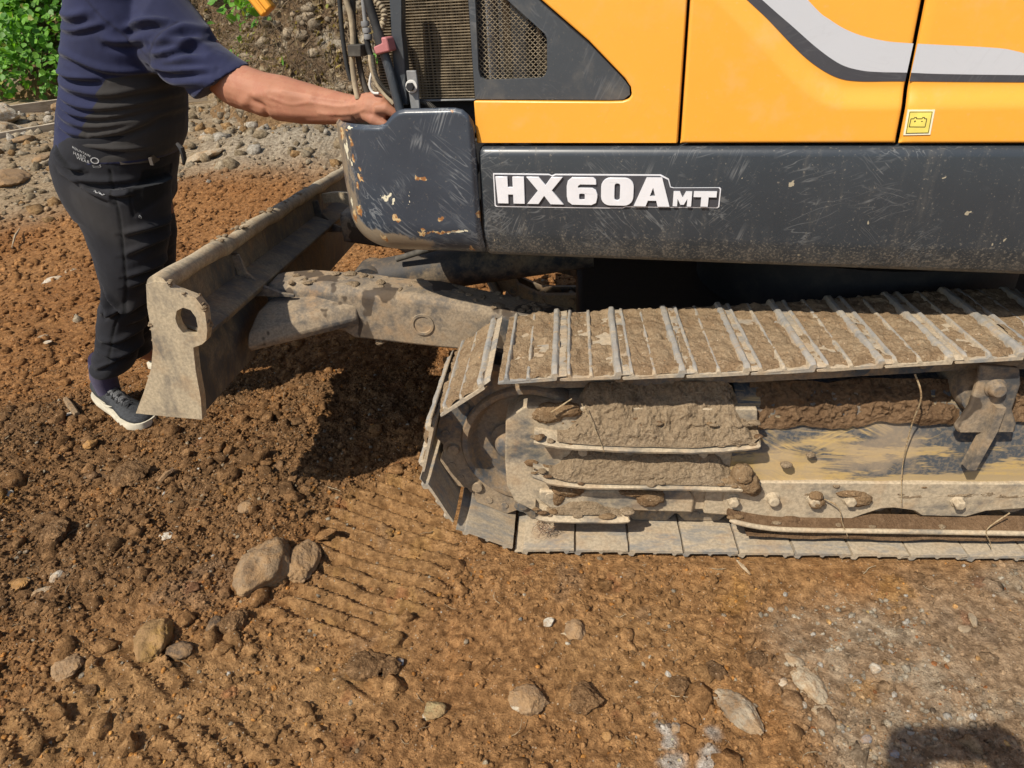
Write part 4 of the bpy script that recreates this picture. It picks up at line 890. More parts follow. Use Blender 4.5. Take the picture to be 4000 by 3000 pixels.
# push arms
def push_arm(yo, name):
    sec = lambda x, zt, zb, y0, y1: [(x, y0, zb), (x, y0 - .004, (zt + zb) / 2), (x, y0, zt - .02), (x, y0 + .018, zt), (x, y1 - .018, zt), (x, y1, zt - .02), (x, y1, zb)]
    rings = [sec(-.845, .640, .52, yo + .015, yo + .16), sec(-.72, .648, .500, yo + .01, yo + .16), sec(-.606, .636, .486, yo, yo + .16), sec(-.575, .636, .462, yo, yo + .16), sec(-.42, .612, .440, yo, yo + .16), sec(-.30, .600, .424, yo, yo + .16), sec(-.16, .565, .408, yo, yo + .16), sec(.10, .500, .36, yo, yo + .16), sec(.35, .42, .28, yo, yo + .16)]
    return MB().loft(rings).build(name, M['arm'], ROOT, 35, .008, 3)
a1 = push_arm(.475, 'push_arm'); a2 = push_arm(1.29, 'push_arm')
# sloping brace from the blade to the near arm
def brace(y_blade, y_arm):
    rings = []
    for t in np.linspace(0, 1, 8):
        x = -.835 + (.285) * t; yy = y_blade + (y_arm - y_blade) * t
        zt = .598 + .018 * t; zb = .512 + .0 * t
        h = zt - zb
        rings.append([(x, yy, zb), (x, yy - .012, zb + h * .25), (x, yy + .01, zb + h * .62), (x, yy + .10, zt), (x, yy + .2, zt), (x, yy + .2, zb)])
    return MB().loft(rings).build('arm_brace', M['arm'], ROOT, 40, .006)
brace(.285, .468); 
for yy in (.475,):
    mb = MB().lathe([(0, .016), (.025, .016), (.027, -.001), (.029, -.0065), (.036, -.0065), (.038, .006)], (-.346, yy - .001, .509), 28); mb.build('pivot_pin', M['arm'], ROOT, 35)
mud_c = lambda x, y, z, rx, ry, rz, s: mud_lump('mud_lump', x, y, z, rx, ry, rz, M['drymud'], s, 3)
for i in range(46):
    x = random.uniform(-.78, .05); zz = np.interp(x, [-.85, -.6, -.42, -.16, .1], [.652, .640, .612, .565, .50])
    mud_c(x, .475 + random.uniform(.02, .14), zz, random.uniform(.006, .022), random.uniform(.006, .02), random.uniform(.003, .009), 40 + i)
for i in range(26):
    d = random.uniform(.3, 1.4); p = BL(-.872 + random.uniform(-.016, .016), .858, d); mud_c(p.x, p.y, p.z, random.uniform(.004, .012), random.uniform(.005, .014), random.uniform(.003, .006), 140 + i)
mud_c(-.50, .50, .437, .018, .014, .012, 230)
ep = T['endplate']
for i in range(26):
    j = random.choice((0, 1, 2, 3, 4, 5, 6, 18, 19, 20)); t_ = random.random(); a_, b_ = ep[j], ep[(j + 1) % len(ep)]; p = BL(a_[0] + (b_[0] - a_[0]) * t_, a_[1] + (b_[1] - a_[1]) * t_, random.uniform(.0, .028)); mud_c(p.x, p.y, p.z, random.uniform(.003, .009), random.uniform(.003, .008), random.uniform(.002, .005), 250 + i)
# blade lift cylinder
MB().tube([(-.60, .90, .50), (-.30, .92, .54), (.2, .94, .60)], [.075, .078, .078], 24).build('blade_cylinder', M['darksteel'], ROOT, 40)
MB().lathe([(0, -.06), (.065, -.06), (.07, -.05), (.07, .05), (.065, .06), (0, .06)], (-.62, .90, .50), 28).build('cylinder_eye', M['darksteel'], ROOT, 40)
# grease hoses along the lift cylinder
MB().tube(smooth_path([(-.50, .84, .60), (-.25, .82, .66), (.05, .84, .62), (.3, .9, .66)], 5), .011, 10).build('hydraulic_hose', M['dustrubber'], ROOT, 60)
MB().tube(smooth_path([(-.48, .96, .61), (-.2, .98, .68), (.1, .96, .64), (.35, 1.0, .68)], 5), .011, 10).build('hydraulic_hose', M['dustrubber'], ROOT, 60)

# ---------- upper body, swung 10 degrees from the track
UPO = Vector((1.1139, .0788, 0)); UU = Vector((math.cos(math.radians(-10)), math.sin(math.radians(-10)), 0)); UN = Vector((-UU.y, UU.x, 0))
def UP(u, z, v=0.0): return UPO + UU * u + UN * v + Vector((0, 0, z))
UPR = lambda p, q, d: UP(p, q, d)
def ubox(name, u0, u1, v0, v1, z0, z1, mat, par=ROOT, bevel=.004):
    V = [UP(u, z, v) for u in (u0, u1) for v in (v0, v1) for z in (z0, z1)]
    return MB().add(V, [(0, 1, 3, 2), (4, 6, 7, 5), (0, 4, 5, 1), (2, 3, 7, 6), (0, 2, 6, 4), (1, 5, 7, 3)]).build(name, mat, par, 30, bevel)
ubox('deck', -1.24, 1.0, .10, 1.72, .795, 1.070, M['black'])
ubox('engine_bay', -1.10, 1.0, .16, 1.70, 1.072, 1.70, M['black'])
ubox('engine_block', -1.24, -1.11, .22, 1.70, 1.072, 1.70, M['black'])
ubox('radiator_housing', -1.575, -1.245, .21, 1.60, 1.072, 1.66, M['black'])
ubox('hood_roof', -1.25, 1.0, .01, 1.72, 1.725, 1.76, M['orange'], bevel=.015)
# side skirt
prof = [(.10, 1.078), (.030, 1.0775), (.012, 1.0755), (.003, 1.068), (0, 1.055), (0, .860), (.004, .845), (.022, .800), (.030, .790), (.045, .783), (.10, .780)]
us = np.concatenate([[-1.2425, -1.239, -1.232], np.linspace(-1.22, 1.0, 40)])
rings = []
for i, u in enumerate(us):
    e = (.010, .003, .0)[i] if i < 3 else 0
    rings.append([UP(u - (.004 if q < .9 else 0), q - (e if q > 1 else -e), p + e) for p, q in prof])
skirt = MB().loft(rings).build('side_skirt', M['skirt'], ROOT, 50)
# model badge
bz = [(-1.2045, 1.0135), (-1.060, 1.0130), (-1.052, 1.0095), (-1.044, 1.0130), (-.786, 1.0140), (-.766, 1.004), (-.760, .985), (-.752, .9830), (-.646, .9850), (-.643, .9815), (-.643, .9385), (-.647, .9355), (-.866, .9335), (-.874, .9300), (-1.010, .9285), (-1.201, .9275), (-1.2050, .9305)]
MB().prism(bz, UPR, -.0015, .002).build('badge_rim', M['chrome'], skirt, 30, .001)
cx_, cz_ = -.924, .971
bz2 = [(cx_ + (a - cx_) * .988, cz_ + (b - cz_) * .925) for a, b in bz]
MB().prism(bz2, UPR, -.0030, .0).build('badge_plate', M['darkdecal'], skirt, 30)
def letter(polys, hole=None, bev=.0007):
    mb = MB()
    mb.prism(polys, UPR, -.0085, -.0031, hole)
    return mb.build('letter', M['chrome'], skirt, 30, bev)
def rrect(x0, x1, y0, y1, r, n=5):
    P = []
    for cx, cy, a0 in ((x1 - r, y1 - r, 0), (x0 + r, y1 - r, 90), (x0 + r, y0 + r, 180), (x1 - r, y0 + r, 270)):
        for k in range(n + 1):
            a = math.radians(a0 + 90 * k / n); P.append((cx + r * math.cos(a), cy + r * math.sin(a)))
    return P
t0, b0 = 1.0065, .9385
# H with slab serifs
H = [(-1.197, t0), (-1.1655, t0), (-1.1655, .9805), (-1.1525, .9805), (-1.1525, t0), (-1.1225, t0), (-1.1225, b0), (-1.1525, b0), (-1.1525, .9615), (-1.1655, .9615), (-1.1655, b0), (-1.194, b0)]
letter(H)
Xp = [(-1.1165, t0), (-1.0845, t0), (-1.0675, .9865), (-1.0525, t0), (-1.0235, t0), (-1.0515, .9735), (-1.0215, b0), (-1.0555, b0), (-1.0715, .9595), (-1.0865, b0), (-1.1165, b0), (-1.0875, .9725)]
letter(Xp)
six = [(-.9395, .9895), (-.9405, 1.001), (-.947, t0), (-1.000, t0), (-1.0105, .998), (-1.0135, .985), (-1.0135, .960), (-1.0105, .946), (-1.000, b0), (-.951, b0), (-.9395, .944), (-.9365, .957), (-.9365, .966), (-.9405, .976), (-.950, .981), (-.985, .981), (-.985, .9855), (-.979, .9895)]
letter(six, rrect(-.982, -.968, .952, .9665, .003)[::-1])
letter(rrect(-.9275, -.8480, b0, t0, .022), rrect(-.8945, -.8810, .952, .9930, .006)[::-1])
A = [(-.8465, b0), (-.8185, t0 + .001), (-.7815, t0 + .001), (-.7600, b0), (-.7885, b0), (-.7925, .9525), (-.8125, .9525), (-.8175, b0)]
letter(A[::-1], [(-.8015, .984), (-.7955, .9635), (-.8085, .9635)], 0)
Mm = [(-.7525, .9400), (-.7525, .9755), (-.7375, .9755), (-.7305, .9610), (-.7235, .9755), (-.7090, .9755), (-.7090, .9400), (-.7190, .9400), (-.7190, .9585), (-.7265, .9440), (-.7345, .9440), (-.7420, .9585), (-.7420, .9400)]
letter(Mm, None, 0)
Tt = [(-.7050, .9760), (-.6520, .9765), (-.6520, .9630), (-.6700, .9630), (-.6700, .9405), (-.6870, .9405), (-.6870, .9630), (-.7050, .9630)]
letter(Tt)

# yellow side panels
tri_in = T['tri']
pa = [(-1.2465, 1.0845), (-.7515, 1.0835), (-.7545, 1.722), (-1.2465, 1.722), (-1.2465, 1.545)] + [tri_in[i] for i in (9, 8, 7, 6, 5, 4, 3, 2)] + [(-1.2465, 1.184)]
panA = MB().prism(pa, UPR, .010, .040).build('hood_panel', M['yellow'], ROOT, 30, .006, 3)
# recessed grey trim with its grille
ti = [(-1.2460, 1.540), (-1.0745, 1.3895)] + [(a - .003, b - .002) for a, b in [tri_in[i] for i in (8, 7)]] + [(-.8850, 1.2265), (-.8700, 1.2070), (-.8680, 1.1905), (-.8820, 1.1800), (-.9150, 1.1795), (-1.2460, 1.1865)]
gr = [(-1.2285, 1.465)] + T['grille'][1:9] + [(-1.153, 1.3955)]
trim = MB().prism(ti, UPR, .022, .034, gr[::-1]).build('grille_trim', M['trim'], panA, 30, .003, 2)
def inpoly(x, y, P):
    c = False
    for i in range(len(P)):
        a, b = P[i], P[i - 1]
        if (a[1] > y) != (b[1] > y) and x < (b[0] - a[0]) * (y - a[1]) / (b[1] - a[1]) + a[0]: c = not c
    return c
mb = MB(); dz = .00585; du = .01270; r_ = .0010
gbig = [(a + (a + 1.14) * .02, b + (b - 1.32) * .02) for a, b in gr]
for i in range(46):
    z0 = 1.226 + i * dz; ph = (i % 2) * .5
    for k in range(-1, 40):
        for hlf in (0, 1):
            ua = -1.240 + (k + ph + hlf * .5) * du; ub = ua + du * .5
            za = z0 + (dz * .5 if hlf else -dz * .5) * .92; zb = z0 + (-dz * .5 if hlf else dz * .5) * .92
            if inpoly((ua + ub) / 2, z0, gbig):
                # flat strand with a twist, so it catches the light on one side
                V = []
                for (u, z) in ((ua, za), (ub, zb)):
                    V += [UP(u, z - r_, .0375), UP(u, z + r_, .0400), UP(u, z + r_ * .5, .0425), UP(u, z - r_ * 1.2, .0400)]
                mb.add(V, [(0, 1, 5, 4), (1, 2, 6, 5), (2, 3, 7, 6), (3, 0, 4, 7)])
stuff(mb.build('grille_mesh', M['tubes'], trim, 180))
# things behind the grille
def ucyl(name, u, v, r, z0, z1, mat, par, k=14):
    return MB().tube([UP(u, z0, v), UP(u, z1, v)], r, k).build(name, mat, par, 60)
ucyl('pipe', -1.210, .09, .014, 1.08, 1.6, M['greymetal'], panA); ucyl('pipe', -1.180, .11, .010, 1.08, 1.40, M['tan'], panA); ucyl('pipe', -1.095, .09, .006, 1.08, 1.345, M['beige'], panA); ucyl('pipe', -1.125, .12, .012, 1.08, 1.33, M['dustrubber'], panA)
ubox('baffle', -1.085, -1.055, .08, .12, 1.09, 1.30, M['tan'], panA)

HL = [(-1.2, 1.86), (-.70, 1.41), (-.579, 1.299), (-.53, 1.252), (-.49, 1.217), (-.45, 1.190), (-.406, 1.176), (-.35, 1.174), (-.25, 1.174), (1.2, 1.168)]
def hl_z(u): return np.interp(u, [p[0] for p in HL], [p[1] for p in HL])
def panel_v(u, z):
    u = np.asarray(u, float); z = np.asarray(z, float)
    sl = np.interp(u, [-.75, -.55, -.45, -.38, 0], [.72, .72, .86, 1, 1])
    d = (z - hl_z(u)) * sl
    return .010 + .013 * sstep(-.024, .026, d)
def panel_grid(name, outline, mat, nu=90, nz=90):
    """panel bounded left/right by lines u(z); follows panel_v."""
    (l0, l1), (r0, r1), z0, z1 = outline
    zs = np.concatenate([[z0], np.linspace(z0 + .003, 1.42, nz), [1.56, z1]]); t = np.concatenate([[0, .006], np.linspace(.02, .98, nu), [.994, 1]])
    T_, Z_ = np.meshgrid(t, zs, indexing='ij')
    fz = (Z_ - z0) / (z1 - z0); ul = l0 + (l1 - l0) * fz; ur = r0 + (r1 - r0) * fz
    U_ = ul + (ur - ul) * T_; Vv = panel_v(U_, Z_)
    edge = np.minimum(np.minimum(T_, 1 - T_) * (r0 - l0), Z_ - z0); Vv = Vv + .004 * (1 - sstep(0, .004, edge)) ** 2
    P = np.array(UPO)[None] + U_.ravel()[:, None] * np.array(UU) + Vv.ravel()[:, None] * np.array(UN); P[:, 2] = Z_.ravel()
    me = mesh_from(name, P, grid_faces(len(t), len(zs)))
    o = put(name, me, mat, ROOT, smooth=60)
    s = o.modifiers.new('thick', 'SOLIDIFY'); s.thickness = .02; s.offset = -1
    return o
ang = .030
panB = panel_grid('hood_panel', ((-.7455, -.7485), (-.2860, -.3020), 1.0835, 1.722), M['yellow'])
panC = panel_grid('hood_panel', ((-.2790, -.2955), (1.0, 1.0), 1.0825, 1.722), M['yellow'], 120)
for p_, l_ in ((panA, 'rear yellow panel with the grey grille'), (panB, 'middle yellow panel with the curved stripe'), (panC, 'front yellow panel with the battery sticker')): p_['label'] = l_
def band(name, lo, hi, u0, u1, mat, par, off):
    u = np.linspace(u0, u1, 90); zl = np.interp(u, [p[0] for p in lo], [p[1] for p in lo]); zh = np.interp(u, [p[0] for p in hi], [p[1] for p in hi])
    ns = 10; V = []
    for i in range(len(u)):
        for s in np.linspace(0, 1, ns):
            z = zl[i] + (zh[i] - zl[i]) * s
            uu = u[i]
            V.append(UP(uu, z, float(panel_v(uu, z)) - off))
    return put(name, mesh_from(name, V, grid_faces(len(u), ns)), mat, par, smooth=60)
def sm(pts): return [tuple(p) for p in smooth_path([(a, b, 0) for a, b in pts], 6)]
DL = sm([(-.80, 1.513)] + T['dark_low'] + [(1.0, 1.172)]); DS = sm([(-.77, 1.508)] + T['dark_silver'] + [(1.0, 1.18)]); SU = sm([(-.70, 1.55)] + T['silver_up'] + [(.1, 1.215), (1.0, 1.20)])
for par, a, b in ((panB, -.7440, -.2905), (panC, -.2825, .95)):
    band('stripe_dark', DL, DS, a, b, M['darkdecal'], par, .0012); band('stripe_silver', DS, SU, a, b, M['silver'], par, .0012)
# battery sticker
sv = lambda p, q, d: UP(p, q, .0080 + d)
MB().prism([(-.2765, 1.1520), (-.2240, 1.1515), (-.2215, 1.1010), (-.2740, 1.1000)], sv, -.0002, .004).build('battery_sticker', M['stickerwhite'], panC, 30)
st_ = bpy.data.objects['battery_sticker']
MB().prism([(-.2730, 1.1490), (-.2275, 1.1485), (-.2252, 1.1040), (-.2707, 1.1032)], sv, -.0008, .003).build('sticker_field', M['sticker'], panC, 30)
mb = MB()
def uline(a, b, w=.0007):
    a = Vector((a[0], a[1])); b = Vector((b[0], b[1])); t = (b - a).normalized(); n_ = Vector((-t.y, t.x)) * w
    mb.prism([tuple(a - n_), tuple(b - n_), tuple(b + n_), tuple(a + n_)], sv, -.0013, .0)
bat = [(-.2665, 1.1340), (-.2605, 1.1340), (-.2605, 1.1365), (-.2560, 1.1365), (-.2560, 1.1340), (-.2450, 1.1338), (-.2450, 1.1363), (-.2405, 1.1363), (-.2405, 1.1338), (-.2360, 1.1338), (-.2355, 1.1170), (-.2665, 1.1175)]
for i in range(len(bat)): uline(bat[i], bat[(i + 1) % len(bat)])
fr = [(-.2715, 1.1478), (-.2288, 1.1474), (-.2266, 1.1052), (-.2695, 1.1044)]
for i in range(4): uline(fr[i], fr[(i + 1) % 4], .0005)
uline((-.2595, 1.1288), (-.2560, 1.1288)); uline((-.2577, 1.1305), (-.2577, 1.1270)); uline((-.2460, 1.1286), (-.2425, 1.1286))
mb.build('battery_symbol', M['ink'], panC, 30)

# ---------- counterweight bumper shell
R_B = .20; UC = -1.49; VS = -.022
sec = [(u, VS, 0) for u in np.linspace(-1.243, UC, 70)]
for a in np.linspace(0, 90, 80)[1:]:
    sec.append((UC - R_B * math.sin(math.radians(a)), VS + R_B - R_B * math.cos(math.radians(a)), math.radians(a)))
for v in np.linspace(VS + R_B, 1.70, 50)[1:]: sec.append((UC - R_B, v, math.pi / 2))
sec = np.array(sec); arc = np.concatenate([[0], np.cumsum(np.hypot(*np.diff(sec[:, :2], axis=0).T))])
ztop = np.interp(sec[:, 0], [-1.70, -1.492, -1.478, -1.452, -1.436, -1.418, -1.288, -1.268, -1.254, -1.246, -1.243], [1.134, 1.134, 1.137, 1.160, 1.169, 1.172, 1.1725, 1.168, 1.156, 1.138, 1.122])
ztop = np.where(sec[:, 1] > VS + .01, np.minimum(ztop, 1.134), ztop)
nt = 120; tz = np.linspace(0, 1, nt)
S_, T_ = np.meshgrid(np.arange(len(sec)), tz, indexing='ij')
Zb = .788 + (ztop[S_] - .788) * T_
o_ = np.where(Zb < .885, .085 * (1 - np.sqrt(np.clip(1 - ((.885 - Zb) / .100) ** 2, 0, 1))), 0)
nrm = np.stack([-np.sin(sec[:, 2]), -np.cos(sec[:, 2])], 1)   # outward (u,v)
edge = sstep(0, .012, arc)[S_]
U_ = sec[S_, 0] - nrm[S_, 0] * o_; V_ = sec[S_, 1] - nrm[S_, 1] * o_ + (1 - edge) * .012
topr = sstep(.014, 0, ztop[S_] - Zb); U_ -= nrm[S_, 0] * .008 * topr ** 2; V_ -= nrm[S_, 1] * .008 * topr ** 2
wv = .0025 * fbm(arc[S_] * 6, Zb * 6, 3, 90); U_ += nrm[S_, 0] * wv; V_ += nrm[S_, 1] * wv
P = np.array(UPO)[None] + U_.ravel()[:, None] * np.array(UU) + V_.ravel()[:, None] * np.array(UN); P[:, 2] = Zb.ravel()
me = mesh_from('counterweight_bumper', P, grid_faces(len(sec), nt))
a_ = arc[S_].ravel(); z_ = Zb.ravel()
WA = .010 * fbm(a_ * 55, z_ * 55, 3, 95); WZ = .010 * fbm(a_ * 55, z_ * 55, 3, 96)
def blob(a0, z0, ra, rz, rot=0.0):
    c, s = math.cos(rot), math.sin(rot); da, dz = a_ + WA - a0, z_ + WZ - z0
    return np.clip(1.15 - np.hypot((da * c + dz * s) / ra, (-da * s + dz * c) / rz) * .65, 0, 1)
# arc length grows towards the rear corner: side right end = 0, corner starts at .247
chip = np.zeros_like(a_)
for c in [(.335, .998, .013, .009, .4), (.150, 1.000, .016, .005, -.1), (.165, 1.008, .004, .008, 0), (.165, .858, .014, .010, 0), (.10, .862, .05, .004, -.08), (.002, .905, .008, .018, 0), (.105, .898, .007, .006, 0), (.235, .895, .010, .009, 0), (.365, .905, .016, .014, 0), (.40, .88, .012, .02, 0), (.352, .975, .006, .012, 0),
          (.352, 1.045, .006, .010, 0), (.397, 1.105, .012, .016, .3), (.365, 1.118, .010, .004, 0), (.352, 1.090, .005, .018, 0), (.038, .81, .006, .012, 0), (.29, .83, .012, .012, 0), (.21, 1.168, .018, .005, 0), (.05, 1.168, .004, .004, 0), (.33, 1.02, .004, .01, 0)]: chip = np.maximum(chip, blob(*c))
white = np.zeros_like(a_)
for c in [(.06, .862, .040, .0035, -.10), (.255, .955, .016, .006, -.6), (.235, .942, .008, .004, -.6), (.385, 1.06, .006, .022, -.3), (.365, 1.03, .010, .004, .5), (.345, 1.128, .022, .004, 0), (.19, .945, .002, .024, .3), (.41, .92, .006, .02, .4), (.375, 1.075, .004, .02, .2)]: white = np.maximum(white, blob(*c))
scuff = np.clip(sstep(.27, .40, a_) * .62 + sstep(.885, .82, z_) * sstep(.02, .2, a_) * .75 + .25 * np.exp(-((a_ - .28) / .06) ** 2), 0, 1)
vattr(me, 'chip', chip); vattr(me, 'white', white); vattr(me, 'scuff', scuff)
bump_o = put('counterweight_bumper', me, M['bumper'], ROOT, smooth=50)
s = bump_o.modifiers.new('thick', 'SOLIDIFY'); s.thickness = .016; s.offset = 1.0
bump_o['label'] = 'chipped and scratched dark grey rear corner bumper'
ubox('bumper_core', -1.52, -1.25, .20, 1.60, .80, 1.06, M['black'])
MB().prism([(-1.665, .10), (-1.55, .02), (-1.42, .02), (-1.42, .40), (-1.665, .40)], lambda p, q, d: UP(p, d, q), 1.062, 1.074).build('battery_tray', M['greymetal'], ROOT, 30, .003)

# ---------- radiator, hoses, struts in the open rear bay
r0, r1, rz0 = T['rad'][3][0], T['rad'][2][0] + .016, T['rad'][2][1]
rad = ubox('radiator', r0, r1, .164, .200, rz0, 1.62, M['fins'])
mb = MB(); k = 0; z = rz0 + .003
while z < 1.60:
    mb.add([UP(u, zz, v) for u in (r0 + .002, r1 - .002) for v in (.1600, .1638) for zz in (z, z + .0021)], [(0, 1, 3, 2), (4, 6, 7, 5), (0, 4, 5, 1), (2, 3, 7, 6), (0, 2, 6, 4), (1, 5, 7, 3)]); z += .0068
stuff(mb.build('radiator_tubes', M['tubes'], rad, 30))
ubox('radiator_edge', r0, r1, .156, .202, rz0 - .006, rz0 - .0005, M['greymetal'], rad)
def hose(name, key, mat, v, ribs=0, k=12, vs=None):
    pts, rp = T['hoses'][key]; r = rp * .00068
    P = smooth_path([tuple(UP(a, b, v)) for a, b in pts], 8)
    if ribs:
        # resample evenly, alternate radii
        A = np.array(P); L = np.concatenate([[0], np.cumsum(np.linalg.norm(np.diff(A, axis=0), axis=1))])
        n = int(L[-1] / ribs) * 4; ss = np.linspace(0, L[-1], n)
        P = [np.array([np.interp(q, L, A[:, c]) for c in range(3)]) for q in ss]
        rr = [r * (1.12 if i % 4 in (0, 1) else .84) for i in range(n)]
    else: rr = [r] * len(P)
    return MB().tube(P, rr, k).build(name, mat, rad, 60 if not ribs else 30)
hose('seal_strip', 'black_flat', M['rubber'], .10); hose('braided_hose', 'braided', M['tan'], .09); hose('hose', 'dark_a', M['dustrubber'], .11)
hose('pipe', 'grey_pipe', M['greymetal'], .09); hose('hose', 'dark_b', M['rubber'], .09); hose('hose', 'tan_hose', M['tan'], .08); hose('ribbed_conduit', 'ribbed', M['dustrubber'], .07, .0032)
hose('ribbed_hose', 'beige_ribbed', M['beige'], .11, .0085); hose('ribbed_conduit', 'ribbed_low', M['dustrubber'], .06, .0034); hose('wire_hook', 'white_hook', M['whitepaint'], .08)
hose('strut_body', 'strut_up', M['rubber'], .05, k=20); hose('strut_sleeve', 'strut_sleeve', M['rubber'], .05, k=20); hose('strut_rod', 'strut_rod', M['grey'], .045, k=20)
for t_ in np.linspace(0, 1, 3):
    a, b = T['hoses']['grey_pipe'][0][2]
    MB().lathe([(0, -.006), (.0105, -.006), (.0115, 0), (.0105, .006), (0, .006)], (0, 0, 0), 14).build('pipe_fitting', M['greymetal'], rad, 40)
    fo = COL.objects[-1] if False else bpy.context.scene.objects[-1]
for i, fo in enumerate([o for o in bpy.data.objects if o.name.startswith('pipe_fitting')]):
    a, b = T['hoses']['grey_pipe'][0][2]
    fo.matrix_parent_inverse = Matrix.Identity(4); fo.matrix_basis = Matrix.Translation(UP(a + .0015 * i, b + .004 - .0145 * i, .09)) @ Matrix.Rotation(math.pi / 2, 4, 'X')
MB().prism(T['pillar'], UPR, .062, .092).build('door_pillar', M['grey'], rad, 30, .003)
MB().prism(T['bracket'], UPR, .036, .044).build('latch_bracket', M['greymetal'], rad, 30, .002)
u_, z_b = T['bracket_bolt'][0]
for rr, d0, d1, mt in ((.0155, .030, .036, 'whitepaint'), (.0105, .018, .030, 'black')):
    c0 = UP(u_, z_b, d0); c1 = UP(u_, z_b, d1); MB().tube([c0, c1], rr, 6 if rr < .012 else 20).build('bracket_bolt', M[mt], rad, 30, .001)
MB().prism(T['clip'], UPR, .020, .066).build('safety_clip', M['pink'], rad, 30, .004)
MB().prism(T['clamp'], UPR, .066, .112).build('hose_clamp', M['dustrubber'], rad, 30, .003)
# raised hood door, only its lower corner hangs into view
e1 = np.array((.83, .557)); e2 = np.array((-.55, .835)); c0 = np.array((-.723, 1.383))
YP = lambda p, q, d: (p, d, q)
door = MB().prism([tuple(c0), tuple(c0 + .045 * e1), tuple(c0 + .045 * e1 + .55 * e2), tuple(c0 + .55 * e2)], YP, .60, .64).build('hood_door', M['orange'], ROOT, 30, .006)
MB().prism([tuple(c0 + .018 * e1), tuple(c0 + .026 * e1), tuple(c0 + .026 * e1 + .55 * e2), tuple(c0 + .018 * e1 + .55 * e2)], YP, .594, .60).build('door_rib', M['orange'], door, 30, .002)
MB().prism([tuple(c0 + .0455 * e1 + .02 * e2), tuple(c0 + .9 * e1 + .02 * e2), tuple(c0 + .9 * e1 + .5 * e2), tuple(c0 + .0455 * e1 + .5 * e2)], YP, .615, .65).build('door_liner', M['grey'], door, 30, .004)

# ------------------------------------------------------------------ worker
PERSON = empty('person', (-1.63, .80, gz_at(-1.63, .80)[0]))
tag(PERSON, 'person in a navy t-shirt and black trousers reaching into the excavator bumper', 'person')
def ring(xl, xr, z, yc, hy, k=36, e=2.3, tilt=0.0):
    xc = (xl + xr) / 2; rx = (xr - xl) / 2; P = []
    for j in range(k):
        a = 2 * math.pi * j / k; c, s = math.cos(a), math.sin(a)
        px = abs(c) ** (2 / e) * (1 if c > 0 else -1) * rx; py = abs(s) ** (2 / e) * (1 if s > 0 else -1) * hy
        P.append((xc + px, yc + py, z + tilt * px))
    return P
def remesh(mb, vox, smooth_it=4, name='tmp'):
    me = mb.mesh(name); ob = bpy.data.objects.new(name, me); COL.objects.link(ob)
    r = ob.modifiers.new('r', 'REMESH'); r.mode = 'VOXEL'; r.voxel_size = vox; r.use_smooth_shade = True
    s = ob.modifiers.new('s', 'SMOOTH'); s.iterations = smooth_it; s.factor = .5
    dg = bpy.context.evaluated_depsgraph_get()
    out = bpy.data.meshes.new_from_object(ob.evaluated_get(dg)); bpy.data.objects.remove(ob); out.name = name
    return out
def co(me):
    a = np.empty(len(me.vertices) * 3, np.float32); me.vertices.foreach_get('co', a); return a.reshape(-1, 3).astype(float)
def no(me):
    a = np.empty(len(me.vertices) * 3, np.float32); me.vertices.foreach_get('normal', a); return a.reshape(-1, 3).astype(float)
def setco(me, V): me.vertices.foreach_set('co', V.astype(np.float32).ravel()); me.update()
def line_dist(x, z, L):
    """distance, signed distance and parameter along a polyline in XZ."""
    L = np.array([p[:2] for p in smooth_path([(a, b, 0) for a, b in L], 4)]); best = np.full(x.shape, 1e9); sd = np.zeros_like(x); tt = np.zeros_like(x)
    n = len(L) - 1
    for i in range(n):
        a, b = L[i], L[i + 1]; e = b - a; t = np.clip(((x - a[0]) * e[0] + (z - a[1]) * e[1]) / (e @ e), 0, 1)
        dx, dz = x - a[0] - t * e[0], z - a[1] - t * e[1]; d = np.hypot(dx, dz); m = d < best
        best[m] = d[m]; sd[m] = np.where((e[0] * dz - e[1] * dx) > 0, d, -d)[m]; tt[m] = ((i + t) / n)[m]
    return best, sd, tt
def folds(V, N, lines, amp, w):
    x, z = V[:, 0], V[:, 2]; disp = np.zeros(len(V)); vis = sstep(.45, -.1, N[:, 1])
    for i, L in enumerate(lines):
        d, sd, t = line_dist(x, z, L); end = np.clip(np.sin(np.pi * np.clip(t, .02, .98)), 0, 1) ** .6
        ww = w * (.8 + .5 * ((i * 37) % 10) / 10)
        disp += end * amp * (np.exp(-(sd / ww) ** 2) - .75 * np.exp(-((sd + 1.7 * ww) / (ww * .95)) ** 2)) * (.7 + .6 * ((i * 53) % 10) / 10)
    return disp * vis

SK = NT('skin'); SK.co = SK.coord()
sk = SK.mix(SK.step(SK.noise(14, 4, .6), .35, .65), (.34, .152, .088), (.42, .198, .118)); sk = SK.mix(SK.math('MULTIPLY', SK.step(SK.noise(28, 5, .65), .44, .62), .55), sk, (.31, .118, .070))
SK.b.inputs['Subsurface Weight'].default_value = .06; SK.b.inputs['Subsurface Radius'].default_value = (.01, .004, .002)
M['skin'] = SK.out(sk, .62, 0, SK.bump(SK.noise(60, 4, .6), .12, .003, SK.bump(SK.noise(300, 3, .6), .3, .0015)), .3)
def cloth(name, base, attr=None, alt=None, sheen=.15, extra=None, weave=700):
    m = NT(name); m.co = m.coord()
    col = m.mix(m.step(m.noise(9, 4, .6), .3, .7), tuple(c * .85 for c in base), tuple(c * 1.15 for c in base))
    if attr:
        col = m.mix(m.step(m.attr(attr), -.0015, .0015), col, alt)
    if extra:
        for an, c, st in extra: col = m.mix(m.math('MULTIPLY', m.attr(an), st), col, c)
    w = m.noise(1, 2, .5, co=m.coord(scale=(weave, weave, weave * .3), rot=(0, .35, 0)))
    m.b.inputs['Sheen Weight'].default_value = sheen
    return m.out(col, .85, 0, m.bump(w, .35, .0015), .2)
